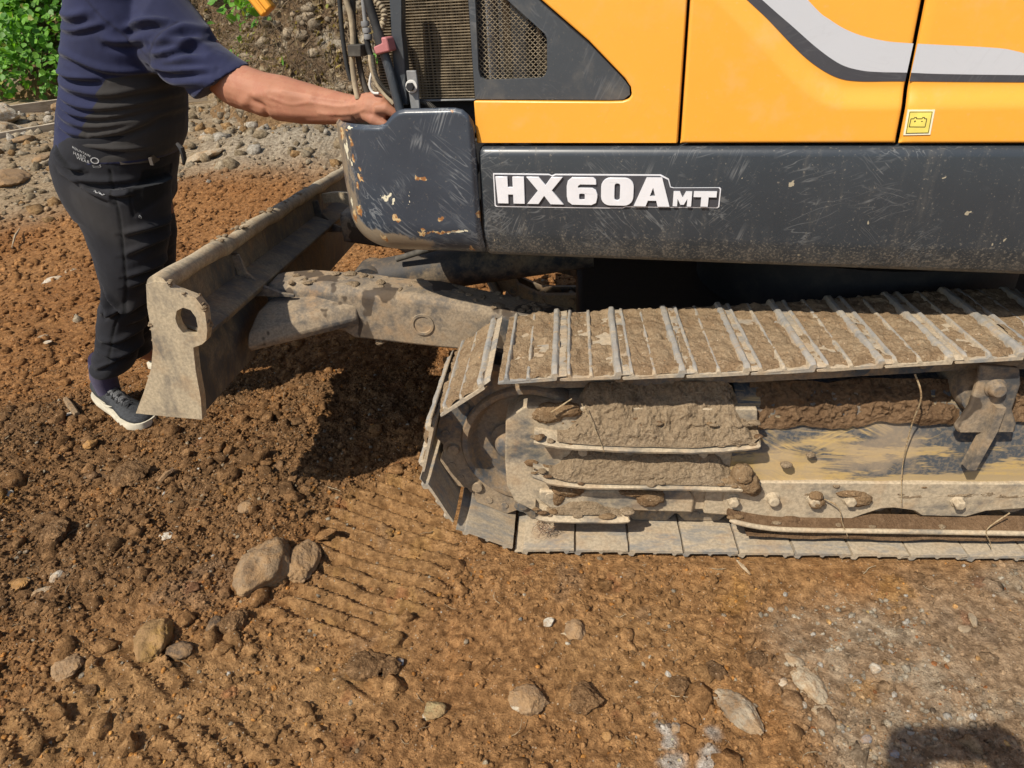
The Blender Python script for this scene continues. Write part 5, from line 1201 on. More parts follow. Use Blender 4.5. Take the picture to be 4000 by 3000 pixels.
M['shirt'] = cloth('navy_shirt', (.016, .019, .052), 'grey', (.034, .031, .029), .12, [('seam', (.008, .008, .02), .6)])
M['pants'] = cloth('black_trousers', (.0135, .0135, .0165), None, None, .08, [('dusty', (.09, .08, .068), .5), ('seam', (.006, .006, .006), .8), ('hole', (.006, .006, .006), .9)])
M['sock'] = cloth('purple_sock', (.045, .035, .075))
M['belt'] = simple('belt', (.075, .062, .05), .6, var=.2, bump=.2)

# body: one continuous skin
arm = T['arm']
body = MB()
tor = [ring(-1.50, -1.28, .95, .82, .11), ring(-1.50, -1.24, 1.05, .81, .12), ring(-1.42, -1.18, 1.2, .80, .12), ring(-1.34, -1.13, 1.35, .80, .12), ring(-1.29, -1.12, 1.44, .80, .11), ring(-1.24, -1.08, 1.52, .78, .10), ring(-1.19, -1.07, 1.57, .78, .062), ring(-1.17, -1.05, 1.62, .78, .06)]
body.loft(tor)
hd = []
for t, w, dx, dy in [(0, .045, .02, .04), (.03, .075, .012, .06), (.07, .092, .005, .070), (.12, .100, 0, .076), (.17, .098, 0, .076), (.205, .080, -.004, .062), (.226, .045, -.006, .035)]:
    hd.append(ring(-1.10 - w + dx, -1.10 + w + dx, 1.60 + t, .78, dy, e=2.0))
body.loft(hd)
body.tube([(-1.008, .78, 1.715), (-.990, .78, 1.70), (-.978, .78, 1.685), (-.995, .78, 1.678)], [.010, .013, .016, .012], 10)      # nose
for s in (-1, 1): body.tube([(-1.10, .78 + s * .074, 1.73), (-1.11, .78 + s * .085, 1.71), (-1.10, .78 + s * .076, 1.68)], [.012, .018, .010], 8)   # ears
body.tube([(-1.01, .757, 1.655), (-1.001, .78, 1.654), (-1.01, .803, 1.655)], [.008, .011, .008], 8)   # mouth
AP = smooth_path([a[:3] for a in arm], 4); AR = np.interp(np.linspace(0, len(arm) - 1, len(AP)), range(len(arm)), [a[3] for a in arm])
body.tube(AP, list(AR * np.interp(np.linspace(0, 1, len(AP)), [0, .2, .3, 1], [.6, .8, .97, .97])), 22)
# hand: palm, four bent fingers, thumb
wr = np.array(arm[-1][:3])
body.tube([wr, wr + (.022, -.006, .004), wr + (.050, -.014, .004), wr + (.080, -.022, -.002), wr + (.096, -.026, -.012)], [.033, .035, .041, .040, .028], 18)
body.tube([wr + (.03, .012, .006), wr + (.06, .020, .002), wr + (.088, .022, -.012)], [.026, .032, .026], 14)
for i, yy in enumerate((-.052, -.030, -.008, .014)):
    b = wr + np.array((.088 + (.006, .010, .008, .002)[i], yy, .006 - .004 * i)); ln = (.90, 1.0, .95, .8)[i]
    body.tube([b - (.03, 0, 0), b, b + (.024 * ln, 0, -.014), b + (.026 * ln, 0, -.040 * ln), b + (.008, 0, -.062 * ln), b + (-.008, 0, -.072 * ln)], [.014, .0155, .0125, .0112, .0105, .008], 12)
body.tube([wr + (.03, -.030, -.010), wr + (.055, -.048, -.022), wr + (.085, -.052, -.036), wr + (.104, -.046, -.052)], [.018, .0155, .013, .010], 12)
# tendons and veins
for off in (-.018, .0, .016): body.tube([wr + (.0, off * .6, .033), wr + (.04, off - .010, .041), wr + (.078, off - .018, .036)], [.003, .0045, .005], 8)
far_arm = [(-1.20, .90, 1.42), (-1.26, .97, 1.36), (-1.40, 1.02, 1.15), (-1.44, 1.03, .98), (-1.44, 1.02, .87)]
body.tube(smooth_path(far_arm, 4), .048, 16)
body.tube([(-1.44, 1.02, .89), (-1.43, 1.02, .82), (-1.42, 1.02, .76)], [.028, .036, .02], 12)
for i in range(4): body.tube([(-1.43 + .018 * i - .03, 1.02, .80), (-1.43 + .018 * i - .028, 1.015, .74), (-1.43 + .018 * i - .02, 1.005, .705)], [.011, .010, .007], 8)
body.tube([(-1.40, 1.0, .84), (-1.38, .985, .79), (-1.375, .98, .75)], [.013, .012, .009], 8)
nl = T['nleg']; fl = T['fleg']
def leg(rows, yc, shrink, hy):
    return [ring(a + (b - a) * shrink, b - (b - a) * shrink, z, yc, h, e=2.0) for (a, b, z), h in zip(rows, hy)]
body.loft(leg(nl, .735, .22, np.linspace(.075, .045, len(nl)))); body.loft(leg(fl, .965, .22, np.linspace(.075, .045, len(fl))))
body.loft([ring(-1.54, -1.30, z, .83, .13) for z in (.86, .98)])
body.tube([(-1.67, .74, .25), (-1.735, .775, .13), (-1.73, .775, .07)], [.030, .030, .028], 14)
body.tube([(-1.73, .98, .22), (-1.73, 1.08, .11), (-1.72, 1.13, .07)], [.040, .036, .03], 14)
bme = remesh(body, .0036, 2, 'body')
V = co(bme); N = no(bme)
# forearm muscles, wrist tendons, skin creases
sel = (V[:, 0] > -.98) & (V[:, 2] > 1.0)
d1, _, t1 = line_dist(V[:, 0], V[:, 2], [(-.80, 1.175), (-.70, 1.205), (-.58, 1.185)]); d2, _, t2 = line_dist(V[:, 0], V[:, 2], [(-.76, 1.150), (-.66, 1.145), (-.53, 1.140)]); d3, _, t3 = line_dist(V[:, 0], V[:, 2], [(-.765, 1.185), (-.73, 1.165), (-.735, 1.13)])
d4, _, t4 = line_dist(V[:, 0], V[:, 2], [(-.60, 1.128), (-.50, 1.128), (-.44, 1.122)])
dd = .005 * np.exp(-(d1 / .014) ** 2) - .0065 * np.exp(-(d3 / .010) ** 2) + .003 * np.exp(-(d2 / .013) ** 2) + .0025 * np.exp(-(d4 / .006) ** 2) + .0015 * noise3(V * 30, 3)
for L in ([(-.70, 1.190), (-.64, 1.172), (-.58, 1.176), (-.50, 1.166), (-.45, 1.170)], [(-.66, 1.205), (-.60, 1.196), (-.55, 1.186), (-.48, 1.178)], [(-.56, 1.150), (-.50, 1.146), (-.45, 1.150), (-.42, 1.160)]):
    dv, _, _ = line_dist(V[:, 0], V[:, 2], L); dd = dd + .0020 * np.exp(-(dv / .0038) ** 2)
V[sel] += (N * dd[:, None])[sel]; setco(bme, V)
body_o = put('body', bme, M['skin'], PERSON, smooth=180)
hair = MB(); hr = [ring(-1.10 - w - .006, -1.10 + w - .012, 1.60 + t, .78, dy + .008, e=2.0) for t, w, dy in [(.11, .095, .072), (.14, .103, .080), (.18, .102, .080), (.215, .082, .065), (.238, .045, .035)]]
hair.loft(hr).build('hair', simple('black_hair', (.012, .011, .010), .6, bump=.5, bs=300), PERSON, 60)

# shirt
sh = MB()
tr_rows = T['torso']
rows = [(-1.22, -1.08, 1.575, .085), (-1.28, -1.08, 1.540, .13), (-1.325, -1.09, 1.495, .185)] + [(a, b, z, .185 + .012 * math.sin(i * .5)) for i, (a, b, z) in enumerate(tr_rows)]
sh.loft([ring(a, b, z, .80, h, 48, 2.35, -.04) for a, b, z, h in rows])
hemT = np.array((-.793, .615, 1.268)); hemB = np.array((-.969, .615, 1.180))
def sl_ring(c, t, b, hy, k=28):
    """sleeve section given its top and bottom points in XZ."""
    t = np.array(t); b = np.array(b); m = (t + b) / 2; h = (t - b) / 2; P = []
    for j in range(k):
        a = 2 * math.pi * j / k; P.append(tuple(m + h * math.cos(a) + np.array((0, hy, 0)) * math.sin(a)))
    return P
sh.loft([sl_ring(0, (-1.14, .80, 1.525), (-1.24, .80, 1.19), .13), sl_ring(0, (-1.02, .73, 1.480), (-1.16, .74, 1.255), .125), sl_ring(0, (-.945, .69, 1.392), (-1.085, .69, 1.238), .112), sl_ring(0, (-.893, .655, 1.325), (-1.030, .655, 1.215), .098), sl_ring(0, (-.838, .63, 1.292), (-.992, .63, 1.192), .088), sl_ring(0, hemT, hemB, .082)])
sh.loft([sl_ring(0, (-1.18, .84, 1.52), (-1.24, .84, 1.28), .11), sl_ring(0, (-1.18, .96, 1.47), (-1.34, .94, 1.26), .09), sl_ring(0, (-1.25, 1.05, 1.38), (-1.40, .97, 1.27), .07), sl_ring(0, (-1.30, 1.08, 1.22), (-1.43, .98, 1.19), .065)])
sme = remesh(sh, .0052, 5, 'shirt')
V = co(sme); N = no(sme)
dp = folds(V, N, T['shirt_folds'], .014, .0100)
dp += .0022 * noise3(V * np.array([8, 8, 20]), 4) + .0010 * noise3(V * 45, 6)
V += N * dp[:, None]; setco(sme, V)
x, z = V[:, 0], V[:, 2]
def sdist(poly):
    P = np.array(poly); d = np.full(x.shape, 1e9); ins = np.zeros(x.shape, bool)
    for i in range(len(P)):
        a = P[i]; b = P[(i + 1) % len(P)]; e = b - a; t = np.clip(((x - a[0]) * e[0] + (z - a[1]) * e[1]) / (e @ e), 0, 1)
        d = np.minimum(d, np.hypot(x - a[0] - t * e[0], z - a[1] - t * e[1])); ins ^= ((a[1] > z) != (b[1] > z)) & (x < (b[0] - a[0]) * (z - a[1]) / (b[1] - a[1] + 1e-12) + a[0])
    return np.where(ins, d, -d)
g = sdist(T['greypanel']); g = np.where(V[:, 1] > .86, -1, g)
# sleeve keeps its navy over the panel
slv = (x - z * .0 > -1.06) & (z > 1.168) & (z > 1.168 + ( -1.06 - x) * 0)
g = np.where(slv & (x + (z - 1.2) * .35 > -1.035), np.minimum(g, -.004), g)
vattr(sme, 'grey', g)
seam = np.zeros(len(V))
for L in (T['seam_back'], T['seam_sleeve']): d, _, _ = line_dist(x, z, L); seam = np.maximum(seam, sstep(.0045, .0015, d))
vattr(sme, 'seam', seam)
put('shirt', sme, M['shirt'], PERSON, smooth=180)

# trousers
pt = MB()
hp_ = T['hip']
pt.loft([ring(a, b, z, .81, .185, 48, 2.4) for a, b, z in hp_])
def leg_rings(rows, yc, hy): return [ring(a, b, z, yc, h, 36, 2.2, -.05) for (a, b, z), h in zip(rows, hy)]
pt.loft(leg_rings(nl, .735, np.interp(np.arange(len(nl)), [0, 4, 8, 12], [.125, .115, .095, .085])))
pt.loft(leg_rings(fl, .965, np.interp(np.arange(len(fl)), [0, 4, 8], [.125, .115, .085])))
pme = remesh(pt, .0052, 4, 'trousers')
V = co(pme); N = no(pme)
dp = folds(V, N, T['pant_folds'], .019, .0098)
dp += .003 * noise3(V * np.array([7, 7, 14]), 8) + .0009 * noise3(V * 50, 9)
low = sstep(.55, .2, V[:, 2]); dp += low * .0055 * np.sin(V[:, 2] * 95 + 2.5 * np.sin(V[:, 0] * 22) + V[:, 1] * 14) * (.5 + .5 * noise3(V * 9, 12))
x, z = V[:, 0], V[:, 2]
seam = np.zeros(len(V)); near = V[:, 1] < .82
for L, w in ((T['pant_seam'], .003), (T['pocket'], .003), (T['back_pocket'], .003)):
    d, _, _ = line_dist(x, z, L); seam = np.maximum(seam, sstep(w * 1.8, w * .6, d) * near); dp -= .0035 * np.exp(-(d / .004) ** 2) * near
hol = sstep(-.004, .006, sdist(T['pocket_dark'])) * near; dp -= hol * .004
V += N * dp[:, None]; setco(pme, V)
vattr(pme, 'seam', seam); vattr(pme, 'hole', hol)
dusty = sstep(.1, .6, noise3(V * 6, 14)) * sstep(-1.56, -1.36, x) * sstep(.66, .8, z) * sstep(1.0, .9, z) + .6 * sstep(.2, .5, noise3(V * 11, 15)) * sstep(.62, .45, z) * sstep(.35, .5, z); vattr(pme, 'dusty', np.clip(dusty, 0, 1) * (1 - hol))
trou = put('trousers', pme, M['pants'], PERSON, smooth=180)
# belt line, belt clip, zip pull, scuff marks and printed logo on the surface
bvh = BVHTree.FromPolygons([Vector(v) for v in V], [tuple(p.vertices) for p in pme.polygons])
def stick(x, z, off=.0012, y0=.3):
    """nearest point of the trousers in front of (x, z), seen from the near side."""
    h = bvh.ray_cast(Vector((x, y0, z)), Vector((0, 1, 0)))
    return (h[0] + Vector((0, -off, 0))) if h[0] is not None else Vector((x, .66, z))
def strip(name, pts, w, mat, th=.004):
    P = [stick(a, b, th) for a, b in pts]; mb = MB(); rg = []
    for p in P: rg.append([p + Vector((0, .006, w)), p + Vector((0, 0, w * .9)), p + Vector((0, 0, -w * .9)), p + Vector((0, .006, -w))])
    return mb.loft(rg).build(name, mat, PERSON, 60)
strip('belt', [(a, 1.000 + (a + 1.2) * -.10) for a in np.linspace(-1.29, -1.195, 10)], .012, M['belt'])
zp = [stick(a, b, .004) for a, b in T['zip']]
MB().tube([zp[0], (zp[0] + zp[1]) / 2 + Vector((-.004, -.003, 0)), zp[1], (zp[0] + zp[1]) / 2 + Vector((.005, -.003, 0)), zp[0]], .0014, 6).build('zip_pull', M['greymetal'], PERSON, 60)
MB().tube([(-1.108, .68, 1.048), (-1.094, .672, 1.035), (-1.094, .672, 1.005), (-1.106, .68, .985)], [.006, .009, .008, .004], 8).build('belt_clip', M['black'], PERSON, 40)
M['print'] = simple('white_print', (.40, .40, .39), .6, var=.25)
def text_on(body_, x0, z0, size, slope, mat):
    cu = bpy.data.curves.new('t', 'FONT'); cu.body = body_; cu.size = size; cu.space_character = 1.15 if size < .018 else 1.0
    ob = bpy.data.objects.new('t', cu); COL.objects.link(ob); bpy.context.view_layer.update()
    me = bpy.data.meshes.new_from_object(ob.evaluated_get(bpy.context.evaluated_depsgraph_get())); bpy.data.objects.remove(ob)
    Vt = co(me); c, s = math.cos(slope), math.sin(slope); out = []
    for v in Vt: px, pz = x0 + v[0] * c - v[1] * s, z0 + v[0] * s + v[1] * c; out.append(stick(px, pz, .0022))
    setco(me, np.array(out)); me.name = 'printed_words'
    return put('printed_words', me, mat, PERSON)
lx, lz = T['logo'][0]
text_on('MOUNTAIN', lx, lz - .006, .0100, -.52, M['print'])
text_on('HARD', lx - .002, lz - .024, .0135, -.42, M['print']); text_on('WEAR', lx + .004, lz - .038, .0135, -.42, M['print'])
mb = MB(); c = (lx + .062, lz - .046)
for k in range(3):
    r0_, r1_ = ((.0125, .0095), (.0115, .0100), (.0120, .0105))[k]; n = 10; dzz = (0, -.014, -.018)[k]; ra = (6.283, 3.6, 3.6)[k]; a0 = (0, 3.0, 3.0)[k]
    Vq = []; 
    for j in range(n + 1):
        a = a0 + ra * j / n
        for r in (r0_, r1_): Vq.append(stick(c[0] + r * math.cos(a) * 1.1, c[1] + (dzz if k else 0) + r * math.sin(a) * (.8 if not k else .35), .0022))
    mb.add(Vq, [(2 * j, 2 * j + 1, 2 * j + 3, 2 * j + 2) for j in range(n)])
mb.build('printed_emblem', M['print'], PERSON, 60)
for (a, b, l) in ((-1.388, .925, .020), (-1.372, .917, .016)):
    P0 = [stick(a + t * l, b - t * l * .35 + .002 * math.sin(t * 9), .002) for t in np.linspace(0, 1, 6)]
    MB().tube(P0, [.0008, .0022, .0025, .0018, .0022, .0008], 6).build('paint_fleck', M['print'], PERSON, 60)

# shoes
M['shoeup'] = simple('grey_mesh_upper', (.034, .036, .038), .75, var=.25, bump=.5, bs=260); M['sole'] = simple('cream_sole', (.62, .56, .42), .7, var=.1, bump=.1); M['lace'] = simple('black_lace', (.012, .012, .013), .8, var=.2, bump=.3); M['knit'] = simple('printed_tongue', (.10, .10, .10), .8, var=.6, bs=900)
def work_shoe(hx, hy, hz, ang, s=1.0, lift=0.0):
    """shoe with its heel at (hx, hy, hz), pointing along ang."""
    c, sn = math.cos(ang), math.sin(ang)
    W = lambda l, w, h: Vector((hx + (l * c - w * sn) * s, hy + (l * sn + w * c) * s, hz + h * s + lift * max(0.0, 1 - l / .20) ** 1.15))
    Ls = [0, .012, .04, .08, .12, .16, .20, .24, .265, .282, .288]
    half = [.018, .030, .037, .037, .036, .042, .050, .050, .042, .026, .010]
    toph = [.080, .092, .098, .100, .098, .086, .072, .058, .048, .040, .034]
    up = MB(); rings = []
    for l, h, t in zip(Ls, half, toph):
        r = []
        for j in range(20):
            a = 2 * math.pi * j / 20; cw, sh_ = math.cos(a), math.sin(a)
            zz = .020 + (t - .020) * (.5 + .5 * sh_); w = h * (abs(cw) ** .7) * (1 if cw > 0 else -1) * (1 - .42 * max(0, sh_) ** 1.5 * (1 if l < .2 else .6))
            r.append(W(l, w, zz))
        rings.append(r)
    u = up.loft(rings).build('shoe', M['shoeup'], PERSON, 180)
    so = MB(); rings = []
    for l, h in zip(Ls, half):
        rings.append([W(l + (.006 if l > .27 else -.004 if l < .02 else 0), w * (h + .006), z_) for w, z_ in ((-1, .002), (-1.04, .013), (-.98, .026), (.98, .026), (1.04, .013), (1, .002))])
    so.loft(rings).build('sole', M['sole'], u, 50)
    for i in range(5):
        l = .098 + i * .024; t = float(np.interp(l, Ls, toph))
        for sg in (-1, 1):
            MB().tube([W(l, -sg * .026, t - .010), W(l + .008, 0, t + .004), W(l + .020, sg * .027, t - .016)], .0032, 6).build('lace', M['lace'], u, 60)
    MB().loft([[W(l, w, float(np.interp(l, Ls, toph)) + .001 + hh) for w, hh in ((-.02, -.006), (-.012, .002), (.012, .002), (.02, -.006))] for l in np.linspace(.055, .19, 8)]).build('tongue', M['knit'], u, 60)
    MB().tube([W(.085, 0, .102), W(.078, 0, .118)], [.012, .010], 8).build('tongue_tab', M['knit'], u, 60)
    # hooked stripe on the near side
    sw = [(.075, .036), (.095, .030), (.120, .038), (.155, .062), (.118, .046), (.098, .041), (.082, .048)]
    def side(l, h):
        w = -float(np.interp(l, Ls, half)) - .0025; return W(l, w * (1 - .18 * max(0, (h - .05) / .04)), h)
    mb = MB(); Vs = [side(l, h) for l, h in sw]; mb.add(Vs + [v + Vector((0, -.0015, 0)) for v in Vs], [tuple(range(7, 14)), (2, 3, 4)] + [(i, (i + 1) % 7, (i + 1) % 7 + 7, i + 7) for i in range(7)])
    mb.build('hook_mark', M['sole'], u, 30)
    return u
gzs = float(gz_at(-1.66, .70)[0])
FOOTZ = -.030
work_shoe(-1.815, .815, -.012, math.radians(-27), 1.05, .060); work_shoe(-1.80, 1.17, .0, math.radians(-10))
MB().tube([(-1.685, .745, .25), (-1.735, .775, .16), (-1.745, .785, .08)], [.052, .049, .043], 16).build('sock', M['sock'], PERSON, 60)
MB().tube([(-1.735, 1.0, .26), (-1.735, 1.10, .12), (-1.73, 1.15, .07)], [.050, .046, .042], 16).build('sock', M['sock'], PERSON, 60)

# ------------------------------------------------------------------ earth bank behind
foot = np.array([(-40, 34), (-16, 15.5), (-9.6, 10.0), (-7.2, 10.0), (-5.3, 9.2), (-4.3, 7.0), (-3.3, 6.0), (-2.3, 5.45), (-1.5, 5.1), (0, 5.0), (3, 5.4), (8, 6.5), (30, 12)], float)
fl_ = np.concatenate([[0], np.cumsum(np.hypot(*np.diff(foot, axis=0).T))])
def bank_pt(s, t):
    """s along the foot (m), t up the slope (m)."""
    bx = np.interp(s, fl_, foot[:, 0]); by = np.interp(s, fl_, foot[:, 1])
    ex = np.interp(s + .5, fl_, foot[:, 0]) - np.interp(s - .5, fl_, foot[:, 0]); ey = np.interp(s + .5, fl_, foot[:, 1]) - np.interp(s - .5, fl_, foot[:, 1])
    n_ = np.hypot(ex, ey) + 1e-9; nx, ny = -ey / n_, ex / n_          # into the hill
    back = .52 * t + .10 * sstep(.3, .9, t); z = .10 + .86 * t
    d = .22 * fbm(s * .7, t * .7, 4, 200) + .10 * fbm(s * 2.6, t * 2.6, 4, 201) + .035 * fbm(s * 9, t * 9, 3, 202)
    d = d * sstep(-.1, .5, t)
    return np.stack([bx + nx * (back - d), by + ny * (back - d), z + .3 * d], -1), np.stack([-nx * .86, -ny * .86, .5 + 0 * nx], -1)
s_lo, s_hi = float(np.interp(-16, foot[:, 0], fl_)), float(np.interp(3, foot[:, 0], fl_))
ss = np.concatenate([np.linspace(0, s_lo, 20)[:-1], np.linspace(s_lo, s_hi, 420), np.linspace(s_hi, fl_[-1], 20)[1:]])
ts = np.concatenate([np.linspace(-.3, 3.2, 110), np.linspace(3.3, 7, 24)])
S_, T_ = np.meshgrid(ss, ts, indexing='ij')
P, _ = bank_pt(S_.ravel(), T_.ravel())
bkm = mesh_from('earth_bank', P, grid_faces(len(ss), len(ts)))
q = fbm(S_.ravel() * 1.3, T_.ravel() * 1.3, 4, 210); q2 = fbm(S_.ravel() * 3.1, T_.ravel() * 3.1, 4, 211)
bc = np.array([[.155, .108, .066]]) * (1 - sstep(-.2, .3, q))[:, None] + np.array([[.235, .165, .098]]) * sstep(-.2, .3, q)[:, None]
w = sstep(.18, .42, q2)[:, None]; bc = bc * (1 - w) + np.array([[.42, .38, .30]]) * w
w = (sstep(.75, .2, T_.ravel()) * .7)[:, None]; bc = bc * (1 - w) + np.array([[.32, .20, .095]]) * w
vattr(bkm, 'soil', np.clip(bc, .01, .8))
structure(put('earth_bank', bkm, M['soil'], smooth=180))

# ---- stuff growing and lying on the bank
def quads(name, P, Nn, size, tmpl, faces, col, mat, spread=.7):
    """P positions, Nn facing, tmpl (k,3) leaf template in local x (across), y (along), z (out)."""
    n = len(P); k = len(tmpl)
    f = Nn + RNG.normal(size=(n, 3)) * spread; f /= np.linalg.norm(f, axis=1)[:, None]
    d = RNG.normal(size=(n, 3)) + np.array([0, 0, -.8]); d -= f * np.sum(d * f, 1)[:, None]; d /= np.linalg.norm(d, axis=1)[:, None]
    r = np.cross(d, f)
    V = P[:, None] + size[:, None, None] * (tmpl[None, :, 0:1] * r[:, None] + tmpl[None, :, 1:2] * d[:, None] + tmpl[None, :, 2:3] * f[:, None])
    F = (faces[None] + (np.arange(n) * k)[:, None, None]).reshape(-1, faces.shape[1])
    me = mesh_from(name, V.reshape(-1, 3), F); vattr(me, 'soil', np.repeat(col, k, 0))
    return put(name, me, mat, smooth=180)
def leaf_mat():
    m = NT('leaf'); m.co = m.coord()
    c = m.attr('soil', 'Color'); c = m.mix(m.step(m.noise(40, 3, .6), .3, .7), m.mix(1.0, c, (.75, .78, .7), 'MULTIPLY'), m.mix(1.0, c, (1.2, 1.18, 1.1), 'MULTIPLY'))
    tr = m.n('BsdfTranslucent'); m.l(m.mix(1.0, c, (1.5, 1.6, .5), 'MULTIPLY'), tr.inputs[0])
    mx = m.n('MixShader'); mx.inputs[0].default_value = .35
    m.out(c, .5, 0, None, .35)
    m.l(m.b.outputs[0], mx.inputs[1]); m.l(tr.outputs[0], mx.inputs[2]); m.l(mx.outputs[0], m.t.nodes['Material Output'].inputs[0]); return m.m
M['leaf'] = leaf_mat()
LT = np.array([(0, 0, 0), (-.42, .22, .06), (-.50, .55, .02), (-.22, .85, -.02), (0, 1.12, -.10), (.22, .85, -.02), (.50, .55, .02), (.42, .22, .06), (0, .5, -.07)])
LF = np.array([(0, 1, 8), (1, 2, 8), (2, 3, 8), (3, 4, 8), (4, 5, 8), (5, 6, 8), (6, 7, 8), (7, 0, 8)])
def s_of(x): return np.interp(x, foot[:, 0], fl_)
def foliage(name, label, n, xr, tr, out, dens, sz):
    s = RNG.uniform(s_of(xr[0]), s_of(xr[1]), n); t = RNG.uniform(*tr, n)
    keep = RNG.random(n) < dens(s, t); s, t = s[keep], t[keep]
    P, Nn = bank_pt(s, t); P = P + Nn * (RNG.random((len(s), 1)) ** .7 * out * (.35 + 1.1 * (fbm(s * 1.8, t * 1.8, 3, 220) + .5).clip(0, 1.2))[:, None])
    g = RNG.random((len(s), 1)); base = np.array([[.075, .20, .024]]) * (1 - g) + np.array([[.17, .35, .050]]) * g
    yl = RNG.random((len(s), 1)) < .06; base = np.where(yl, np.array([[.30, .30, .07]]), base) * (.75 + .45 * RNG.random((len(s), 1)))
    return stuff(quads(name, P, Nn + np.array([0, 0, .5]), sz[0] + (sz[1] - sz[0]) * RNG.random(len(s)), LT, LF, base, M['leaf'], .75), label, 'foliage')
foliage('vine_leaves', 'dense bright green vines covering the bank behind the worker', 38000, (-16, -6.2), (.15, 3.4), .60, lambda s, t: .35 + .65 * sstep(-.3, .1, fbm(s * 1.3, t * 1.3, 3, 221)), (.05, .13))
foliage('creeper_leaves', 'loose green creeper hanging on the upper bank right of the worker', 9000, (-6.2, -3.2), (1.1, 3.4), .35, lambda s, t: sstep(-.05, .3, fbm(s * 1.5, t * 1.5, 3, 222) + .35 * (t - 1.6)) * sstep(s_of(-3.0), s_of(-4.6), s), (.05, .13))
foliage('creeper_sprigs', 'few green sprigs on the brown bank', 900, (-4.5, -1.2), (.8, 2.4), .15, lambda s, t: sstep(.25, .4, fbm(s * 3, t * 3, 3, 223)), (.03, .07))
# dead leaves and litter
n = 9000; s = RNG.uniform(s_of(-6.5), s_of(0), n); t = RNG.uniform(.45, 3.0, n); keep = RNG.random(n) < .3 + .7 * sstep(-.2, .2, fbm(s * 2, t * 2, 3, 224)); s, t = s[keep], t[keep]
P, Nn = bank_pt(s, t); P += Nn * .05 * RNG.random((len(s), 1)); g = RNG.random((len(s), 1))
stuff(quads('leaf_litter', P, Nn, .02 + .06 * RNG.random(len(s)), LT * np.array([.7, 1, 2.5]), LF, (np.array([[.20, .135, .08]]) * (1 - g) + np.array([[.38, .29, .18]]) * g) * (.6 + .6 * RNG.random((len(s), 1))), M['leaf'], .9), 'dead brown leaves and litter on the bank', 'leaf litter')
# dry roots and stems
def strands(name, label, n, xr, tr, ln, rad, gen, colr):
    V = []; F = []; C = []; m = 6
    s = RNG.uniform(s_of(xr[0]), s_of(xr[1]), n); t = RNG.uniform(*tr, n); P, Nn = bank_pt(s, t)
    for i in range(n):
        p = P[i] + Nn[i] * .02; d = gen(Nn[i]); L = RNG.uniform(*ln) / m; r = RNG.uniform(*rad); c = np.array(colr) * RNG.uniform(.5, 1.3)
        for j in range(m + 1):
            e1 = np.cross(d, (.3, .5, .8)); e1 /= np.linalg.norm(e1) + 1e-9; e2 = np.cross(d, e1); b = len(V)
            for a in (0, 2.1, 4.2): V.append(p + (e1 * math.cos(a) + e2 * math.sin(a)) * r * (1 - .6 * j / m)); C.append(c)
            if j:
                for a in range(3): F.append((b - 3 + a, b - 3 + (a + 1) % 3, b + (a + 1) % 3, b + a))
            d = d + RNG.normal(size=3) * .28; d /= np.linalg.norm(d); p = p + d * L
    me = mesh_from(name, np.array(V), np.array(F)); vattr(me, 'soil', np.clip(np.array(C), .01, .8))
    return stuff(put(name, me, M['soil'], smooth=180), label, 'roots')
def g_any(N_): d = RNG.normal(size=3); d = d - N_ * (d @ N_) * .8; return d / np.linalg.norm(d)
def g_down(N_): d = np.array([RNG.normal() * .25, RNG.normal() * .15, -1.0]) + N_ * .15; return d / np.linalg.norm(d)
strands('dry_twigs', 'dry tangled twigs and grass over the brown bank', 4200, (-6.4, 0), (.6, 3.0), (.15, .6), (.0018, .0055), g_any, (.36, .28, .19))
strands('hanging_roots', 'pale dry roots hanging at the foot of the bank', 320, (-5.6, -2.2), (.5, 1.1), (.3, .75), (.002, .0055), g_down, (.40, .32, .22))
strands('vine_stems', 'thin vine stems among the green leaves', 300, (-12, -3.5), (.6, 3.0), (.4, 1.0), (.002, .005), g_any, (.25, .22, .10))
# stones sticking out of the bank
n = 900; s = RNG.uniform(s_of(-6), s_of(0), n); t = RNG.uniform(.05, 2.4, n); P, Nn = bank_pt(s, t); R = .015 + .07 * RNG.random(n) ** 4
stuff(put('bank_stones', scatter_mesh('bank_stones', P[:, 0], P[:, 1], P[:, 2], R, np.array([[.44, .37, .27]]) * (.6 + .6 * RNG.random((n, 1))), 2, .4, .35), M['soil']), 'small pale stones stuck in the bank', 'gravel')

# ------------------------------------------------------------------ timber boards and white rocks at the left
def wood_mat():
    m = NT('weathered_board'); m.co = m.coord()
    g = m.noise(1, 5, .6, co=m.coord(scale=(6, 6, 90))); col = m.mix(m.step(g, .3, .7), (.40, .32, .22), (.60, .50, .37)); col = m.mix(m.math('MULTIPLY', m.step(m.noise(6, 5, .6), .5, .7), .5), col, (.24, .165, .09))
    return m.out(col, .85, 0, m.bump(g, .3, .004), .2)
M['wood'] = wood_mat()
def board(name, label, a, b, z, h, th):
    a = Vector((a[0], a[1], 0)); b = Vector((b[0], b[1], 0)); t = (b - a).normalized(); n_ = Vector((-t.y, t.x, 0)); mb = MB(); rings = []
    for k in np.linspace(0, 1, 14):
        p = a + (b - a) * k; w = .008 * math.sin(k * 9) ; rings.append([p + n_ * (-th / 2 + w) + Vector((0, 0, z)), p + n_ * (th / 2 + w) + Vector((0, 0, z)), p + n_ * (th / 2 + w) + Vector((0, 0, z + h)), p + n_ * (-th / 2 + w) + Vector((0, 0, z + h))])
    return tag(mb.loft(rings).build(name, M['wood'], None, 30, .006), label, 'board')
board('timber_board', 'upper weathered timber board in front of the green vines', (-8.6, 6.25), (-6.3, 10.2), .24, .18, .06)
board('timber_board', 'lower weathered timber board at the edge of the gravel', (-6.75, 4.2), (-5.35, 7.9), .19, .18, .06)
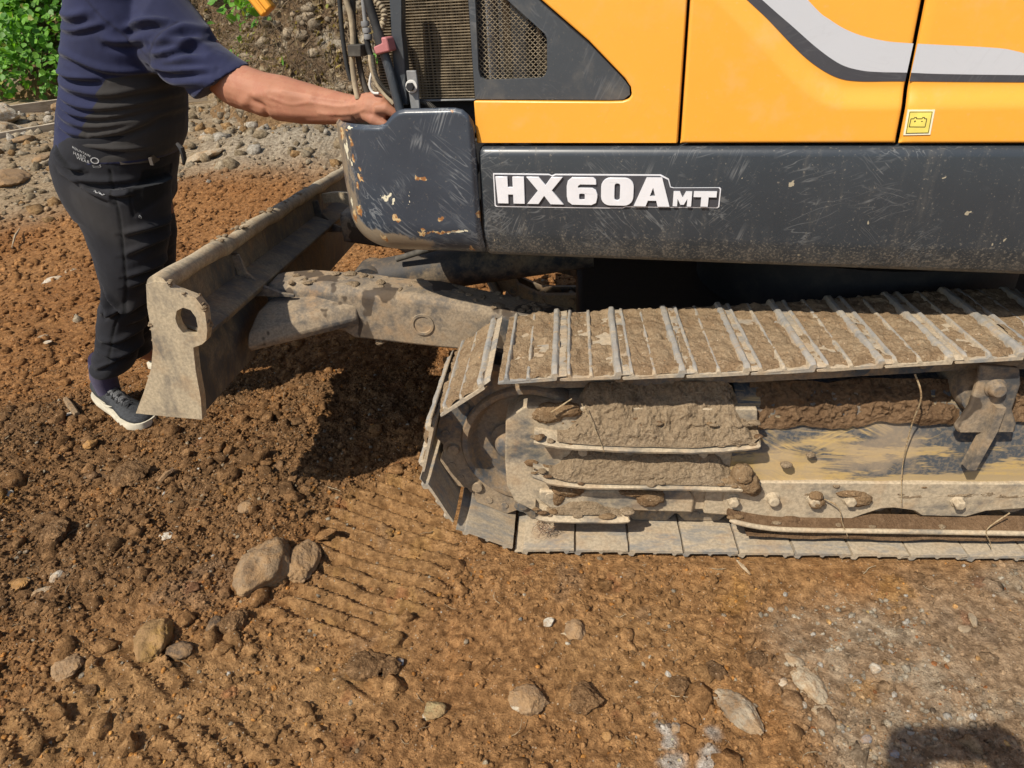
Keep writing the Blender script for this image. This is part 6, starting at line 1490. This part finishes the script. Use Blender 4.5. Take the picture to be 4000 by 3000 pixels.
board('timber_board', 'short timber board end against the roots right of the worker', (-6.3, 7.65), (-5.05, 8.72), .30, .12, .06)

# ------------------------------------------------------------------ stones
def stone_mat():
    m = NT('stone'); m.co = m.coord(rnd=True)
    c = m.attr('soil', 'Color'); n1 = m.noise(18, 6, .65); n2 = m.noise(70, 5, .65)
    c = m.mix(m.step(n1, .35, .65), m.mix(1.0, c, (.72, .70, .68), 'MULTIPLY'), m.mix(1.0, c, (1.12, 1.12, 1.1), 'MULTIPLY'))
    c = m.mix(m.math('MULTIPLY', m.step(n2, .47, .62), .6), c, (.27, .16, .075)); c = m.mix(m.math('MULTIPLY', m.step(n1, .47, .60), .65), c, (.31, .185, .085))
    return m.out(c, .9, 0, m.bump(m.noise(190, 3, .6), .8, .003, m.bump(n2, .9, .008, m.bump(n1, .5, .012))), .2)
M['stone'] = stone_mat()
SC = {'tan': (.30, .21, .125), 'soil': (.33, .20, .10), 'soildark': (.27, .165, .085), 'ochre': (.30, .185, .08), 'dark': (.135, .095, .062), 'pale': (.42, .35, .25), 'white': (.60, .545, .44), 'beige': (.46, .38, .265), 'orange': (.42, .225, .075), 'greybrown': (.33, .22, .125), 'grey': (.33, .30, .25), 'blue': (.28, .29, .31), 'ochrepale': (.36, .28, .14)}
def rock(name, label, x, y, w, d, h, c, rot, zc=None, cat='stone', group=None, seed=0, angular=.5, sub=4, sink=.30):
    V, F_ = ico(sub)
    rg = np.random.default_rng(seed + 500)
    # chop with random planes for facets, then roughen
    for k in range(int(14 * angular) + 3):
        n_ = rg.normal(size=3); n_ /= np.linalg.norm(n_); lim = rg.uniform(.70, .95); dd = V @ n_; m = dd > lim; V[m] -= np.outer(dd[m] - lim, n_)
    if c in ('soil', 'soildark'): V = V * (1 + .16 * noise3(V * 4 + seed, seed + 7)[:, None] + .10 * noise3(V * 9 + seed, seed + 8)[:, None])
    V = V * (1 + .20 * noise3(V * 1.6 + seed, seed)[:, None] + .09 * noise3(V * 5 + seed, seed + 1)[:, None] + .07 * noise3(V * 11 + seed, seed + 2)[:, None] + .035 * noise3(V * 26 + seed, seed + 3)[:, None])
    V = V / np.abs(V).max(0)
    V = V * np.array([w / 2, d / 2, h / 2]); tl = rg.normal() * .15; V[:, 2] += V[:, 0] * tl
    ca, sa = math.cos(rot), math.sin(rot); V = np.stack([V[:, 0] * ca - V[:, 1] * sa, V[:, 0] * sa + V[:, 1] * ca, V[:, 2]], 1)
    z = (float(gz_at(x, y)[0]) if zc is None else zc) + h * (.5 - sink)
    me = mesh_from(name, V, F_)
    col = np.repeat(np.array([SC[c]]), len(V), 0) * (1 + .25 * noise3(V * 30 + seed, 3)[:, None])
    if c in ('tan', 'pale', 'beige') : k = sstep(.0, .5, noise3(V * 22 + seed * 2, 5))[:, None]; col = col * (1 - k * .6) + np.array([[.19, .12, .065]]) * k * .6
    if c == 'ochre': k = sstep(.0, .3, V[:, 0] / w)[:, None]; col = col * (1 - k) + np.array([[.36, .215, .07]]) * k
    if name in ('angular_stone', 'split_stone'): k = (V[:, 0] < -w * .22)[:, None] * (V[:, 2] < h * .2)[:, None]; col = np.where(k, np.array([[.56, .48, .36]]), col)
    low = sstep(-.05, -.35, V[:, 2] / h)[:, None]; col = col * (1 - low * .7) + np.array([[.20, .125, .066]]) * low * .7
    vattr(me, 'soil', np.clip(col, .01, .8))
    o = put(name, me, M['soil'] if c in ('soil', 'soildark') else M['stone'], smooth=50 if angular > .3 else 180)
    o.location = (x, y, z)
    return tag(o, label, cat, group)
for i, (nm, lb, x, y, w, d, h, c, rot) in enumerate(T['stones']):
    soilish = c in ('soil', 'soildark')
    dm = d if rot == 0 else d
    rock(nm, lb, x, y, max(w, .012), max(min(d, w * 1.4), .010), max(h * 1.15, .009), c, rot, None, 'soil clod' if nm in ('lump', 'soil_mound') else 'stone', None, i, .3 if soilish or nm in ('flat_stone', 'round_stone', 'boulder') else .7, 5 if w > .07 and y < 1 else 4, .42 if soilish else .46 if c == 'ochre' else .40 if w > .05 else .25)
# the two stones of the pair are large and stand on edge
for i, (x, y, w, d, h, lb) in enumerate([(-7.05, 7.0, .75, .55, .34, 'large white rock between the two timber boards'), (-7.2, 6.2, .85, .5, .22, 'low flat white rock at the left image edge between the boards'), (-6.35, 8.0, .45, .4, .30, 'white rock tight behind the back of the shirt'), (-7.45, 7.6, .5, .35, .26, 'tan rock leaning on the upper timber board'), (-6.9, 8.3, .4, .35, .26, 'small tan rock at the far end between the boards'), (-7.9, 6.6, .5, .35, .2, 'grey rock at the left edge below the upper board'), (-6.6, 6.6, .4, .3, .16, 'pale slab beside the lower timber board')]):
    rock('bank_rock', lb, x, y, w, d, h, ('white', 'white', 'white', 'tan', 'tan', 'greybrown', 'pale')[i], .4 + i, None, 'rock', None, 300 + i, .7, 4, .2)

# wood chips and straws
def chip_stick(name, label, pts, r, colr, cat='straw'):
    P = [(x, y, float(gz_at(x, y)[0]) + z) for x, y, z in pts]; me = MB().tube(P, r, 6).mesh(name); vattr(me, 'soil', np.repeat([colr], len(me.vertices), 0))
    return tag(put(name, me, M['stone'], smooth=50), label, cat)

chip_stick('straw', 'pale flat straw lying just below the track edge', [(.588, -.012, .012), (.600, -.036, .010), (.614, -.062, .006)], [.002, .0055, .003], (.56, .47, .33))
chip_stick('wood_chip', 'weathered wood chip on the dusty ground at right', [(1.127, -.190, .008), (1.124, -.210, .010), (1.120, -.230, .006)], [.004, .010, .005], (.36, .29, .20), 'wood chip')
chip_stick('wood_chip', 'flat brown wood chip on the soil at the heel of the work shoe', [(-1.963, .804, .012), (-1.90, .745, .012), (-1.835, .686, .010)], [.010, .014, .011], (.25, .18, .11), 'wood chip')
chip_stick('wood_chip', 'dark wood chip in loose soil left of the track', [(-1.25, .249, .014), (-1.235, .275, .02), (-1.221, .298, .024)], [.008, .010, .007], (.17, .11, .07), 'wood chip')
chip_stick('straw', 'short pale straw beside the white triangular stone', [(.093, -.273, .008), (.103, -.275, .010), (.114, -.280, .006)], [.001, .003, .001], (.55, .45, .30))
chip_stick('straw', 'thin straw on the gravel left of the worker', [(-3.89, 3.15, .03), (-3.80, 2.98, .05), (-3.70, 2.80, .03)], [.004, .008, .004], (.52, .43, .29))
def dry_stem(name, label, pts, r, colr=(.46, .36, .22)):
    P = smooth_path(pts, 5); me = MB().tube(P, [r * (1 - .5 * i / len(P)) for i in range(len(P))], 6).mesh(name); vattr(me, 'soil', np.repeat([colr], len(me.vertices), 0))
    return tag(put(name, me, M['stone'], smooth=60), label, 'dry stem')
dry_stem('dry_stem', 'long dry stem hanging down the track frame', [(.960, .045, .555), (.982, .03, .498), (.990, .05, .40), (1.001, .058, .271), (1.017, .040, .155)], .0024)
dry_stem('dry_stem', 'curled dry grass between the frame bolts', [(.816, .05, .160), (.851, .035, .145), (.869, .028, .095), (.890, .022, .050)], .0020)
dry_stem('dry_stem', 'dry grass tuft on the guard rail at the right edge', [(1.300, .035, .130), (1.249, .022, .083), (1.269, .02, .037), (1.277, .018, .016)], .0020)
dry_stem('dry_stem', 'straw stuck in mud above the idler', [(.070, .055, .440), (.095, .05, .462), (.125, .055, .482)], .0030)
dry_stem('dry_stem', 'thin bent straw across the upper rub rail', [(.150, .05, .47), (.182, .03, .41), (.210, .018, .338)], .0016)
# tuft of fine roots on the shoe joint under the idler
V_ = []; 
mb = MB()
for i in range(42):
    a = random.uniform(0, 6.28); x0, z0 = .045, .075; pts = [(x0 + random.uniform(-.012, .012), .05, z0)]
    for j in range(4): pts.append((pts[-1][0] + random.uniform(-.014, .016), pts[-1][1] - random.uniform(-.004, .012), pts[-1][2] - random.uniform(-.004, .018)))
    mb.add(*(lambda t: (t.v, t.f))(MB().tube(pts, .0006, 3, False)))
me = mb.mesh('root_tuft'); vattr(me, 'soil', np.repeat([(.30, .20, .14)], len(me.vertices), 0))
o = put('root_tuft', me, M['stone']); stuff(o, 'fine root tuft caught under the idler yoke', 'roots')

# straw bits, fine roots and splinters in the loose soil
V_ = []; F_2 = []; C_2 = []
sx = RNG.uniform(-2.3, 1.4, 420); sy = RNG.uniform(-.72, 1.3, 420); sz = gz_at(sx, sy)
for i in range(420):
    a = RNG.random() * 6.28; d = np.array([math.cos(a), math.sin(a), RNG.normal() * .15]); p = np.array([sx[i], sy[i], sz[i] + .003]); L = RNG.uniform(.004, .014); r = RNG.uniform(.0004, .0013); c = np.array((.50, .41, .27)) * RNG.uniform(.5, 1.15)
    for j in range(5):
        e1 = np.cross(d, (0, 0, 1.0)); e1 /= np.linalg.norm(e1) + 1e-9; e2 = np.cross(d, e1); b = len(V_)
        for t in (0, 2.1, 4.2): V_.append(p + (e1 * math.cos(t) + e2 * math.sin(t)) * r); C_2.append(c)
        if j:
            for t in range(3): F_2.append((b - 3 + t, b - 3 + (t + 1) % 3, b + (t + 1) % 3, b + t))
        d = d + RNG.normal(size=3) * np.array([.35, .35, .12]); d /= np.linalg.norm(d); p = p + d * L
me = mesh_from('straw_bits', np.array(V_), np.array(F_2)); vattr(me, 'soil', np.clip(np.array(C_2), .01, .8))
stuff(put('straw_bits', me, M['stone']), 'tiny straw and root bits strewn in the soil', 'straw')

# ------------------------------------------------------------------ the photographer, whose shadow falls in at the lower right
C_ = np.array((.119431, -1.476603, 1.401934)); r3 = np.array(_r); u3 = np.array(_u); f3 = np.array(_f)
cen = C_ - f3 * .030 + r3 * .030 + u3 * .012
mb = MB(); a8 = []
for sf in (-.004, .004):
    for (p, q) in rrect(-.080, .080, -.038, .038, .010, 3): a8.append(tuple(cen + r3 * p + u3 * q + f3 * sf))
k = len(a8) // 2
mb.add(a8, [tuple(range(k)), tuple(range(2 * k - 1, k - 1, -1))] + [(i, (i + 1) % k, (i + 1) % k + k, i + k) for i in range(k)])
tag(mb.build('smartphone', M['black'], None, 30, .001), 'black smartphone held up by the photographer', 'phone')
PH = empty('person', (.16, -2.02, float(gz_at(.16, -2.02)[0])))
tag(PH, 'person standing behind the camera whose shadow falls at the lower right', 'person')
b2 = MB()
yb = -2.0; xb = .16
b2.loft([ring(xb - .16, xb + .16, z, yb, h) for z, h in ((.82, .10), (.95, .11), (1.10, .11), (1.25, .115), (1.36, .11))])
b2.loft([ring(xb - .20, xb + .20, 1.33, yb, .10), ring(xb - .21, xb + .21, 1.40, yb, .095), ring(xb - .12, xb + .12, 1.46, yb, .07), ring(xb - .055, xb + .055, 1.50, yb + .01, .055), ring(xb - .052, xb + .052, 1.56, yb + .02, .052)])
b2.loft([ring(xb - w, xb + w, 1.53 + t, yb + .04, dy, e=2.0) for t, w, dy in [(0, .035, .05), (.03, .058, .075), (.07, .070, .090), (.12, .076, .098), (.17, .076, .096), (.205, .060, .078), (.226, .03, .04)]])
b2.tube([(xb, yb + .135, 1.645), (xb, yb + .152, 1.625), (xb, yb + .140, 1.612)], [.009, .014, .010], 8)
for s_ in (-1, 1):
    hand = cen + r3 * s_ * (.092 if s_ > 0 else .115) + u3 * .010 - f3 * .006
    b2.tube(smooth_path([(xb + s_ * .19, yb, 1.37), (xb + s_ * .25, yb + .06, 1.17), (xb + s_ * .235, yb + .16, 1.10), tuple(np.array((xb + s_ * .18, yb + .34, 1.27))), tuple(hand - np.array((0, .05, .04)))], 4), list(np.interp(np.linspace(0, 1, 17), [0, .5, 1], [.055, .045, .028])), 14)
    b2.tube([hand - np.array((0, .05, .045)), hand - np.array((0, .02, .02)), hand + u3 * .018], [.034, .044, .032], 12)
    for i in range(4):
        q = hand + u3 * (.024 - .018 * i) + f3 * .010; b2.tube([q - r3 * s_ * -.004, q - r3 * s_ * .012 + f3 * .004, q - r3 * s_ * .034 + f3 * .002], [.010, .0085, .007], 8)
    b2.tube([hand - u3 * .02, hand - u3 * .02 - r3 * s_ * .02 - f3 * .014, hand - u3 * .005 - r3 * s_ * .045 - f3 * .016], [.012, .010, .008], 8)
    b2.loft([ring(xb + s_ * .09 - w, xb + s_ * .09 + w, z, yb, w * 1.1) for z, w in ((.90, .085), (.6, .075), (.48, .055), (.38, .058), (.12, .040), (.04, .038))])
    b2.tube([(xb + s_ * .09, yb - .05, .05), (xb + s_ * .095, yb + .05, .045), (xb + s_ * .10, yb + .16, .03)], [.04, .042, .03], 12)
pb = put('body', remesh(b2, .009, 3, 'photographer_body'), M['skin'], PH, smooth=180)
cl = MB(); cl.loft([ring(xb - w, xb + w, z, yb, h) for z, w, h in ((.80, .185, .13), (.95, .185, .135), (1.10, .18, .135), (1.25, .19, .135), (1.36, .215, .125), (1.415, .215, .105), (1.47, .12, .08))])
cl.build('shirt', simple('grey_tee', (.16, .17, .18), .85, bump=.3, bs=300), PH, 180)
for s_ in (-1, 1): MB().loft([ring(xb + s_ * .09 - w, xb + s_ * .09 + w, z, yb, w * 1.1) for z, w in ((.92, .098), (.6, .088), (.48, .07), (.38, .07), (.14, .062))]).build('trouser_leg', simple('blue_jeans', (.05, .07, .12), .85, bump=.3, bs=300), PH, 180)
MB().loft([ring(xb - w, xb + w, 1.62 + t, yb + .03, dy, e=2.0) for t, w, dy in [(.0, .080, .095), (.06, .085, .104), (.11, .072, .09), (.145, .04, .05)]]).build('hair', simple('dark_hair', (.015, .013, .012), .6, bump=.4, bs=300), PH, 60)
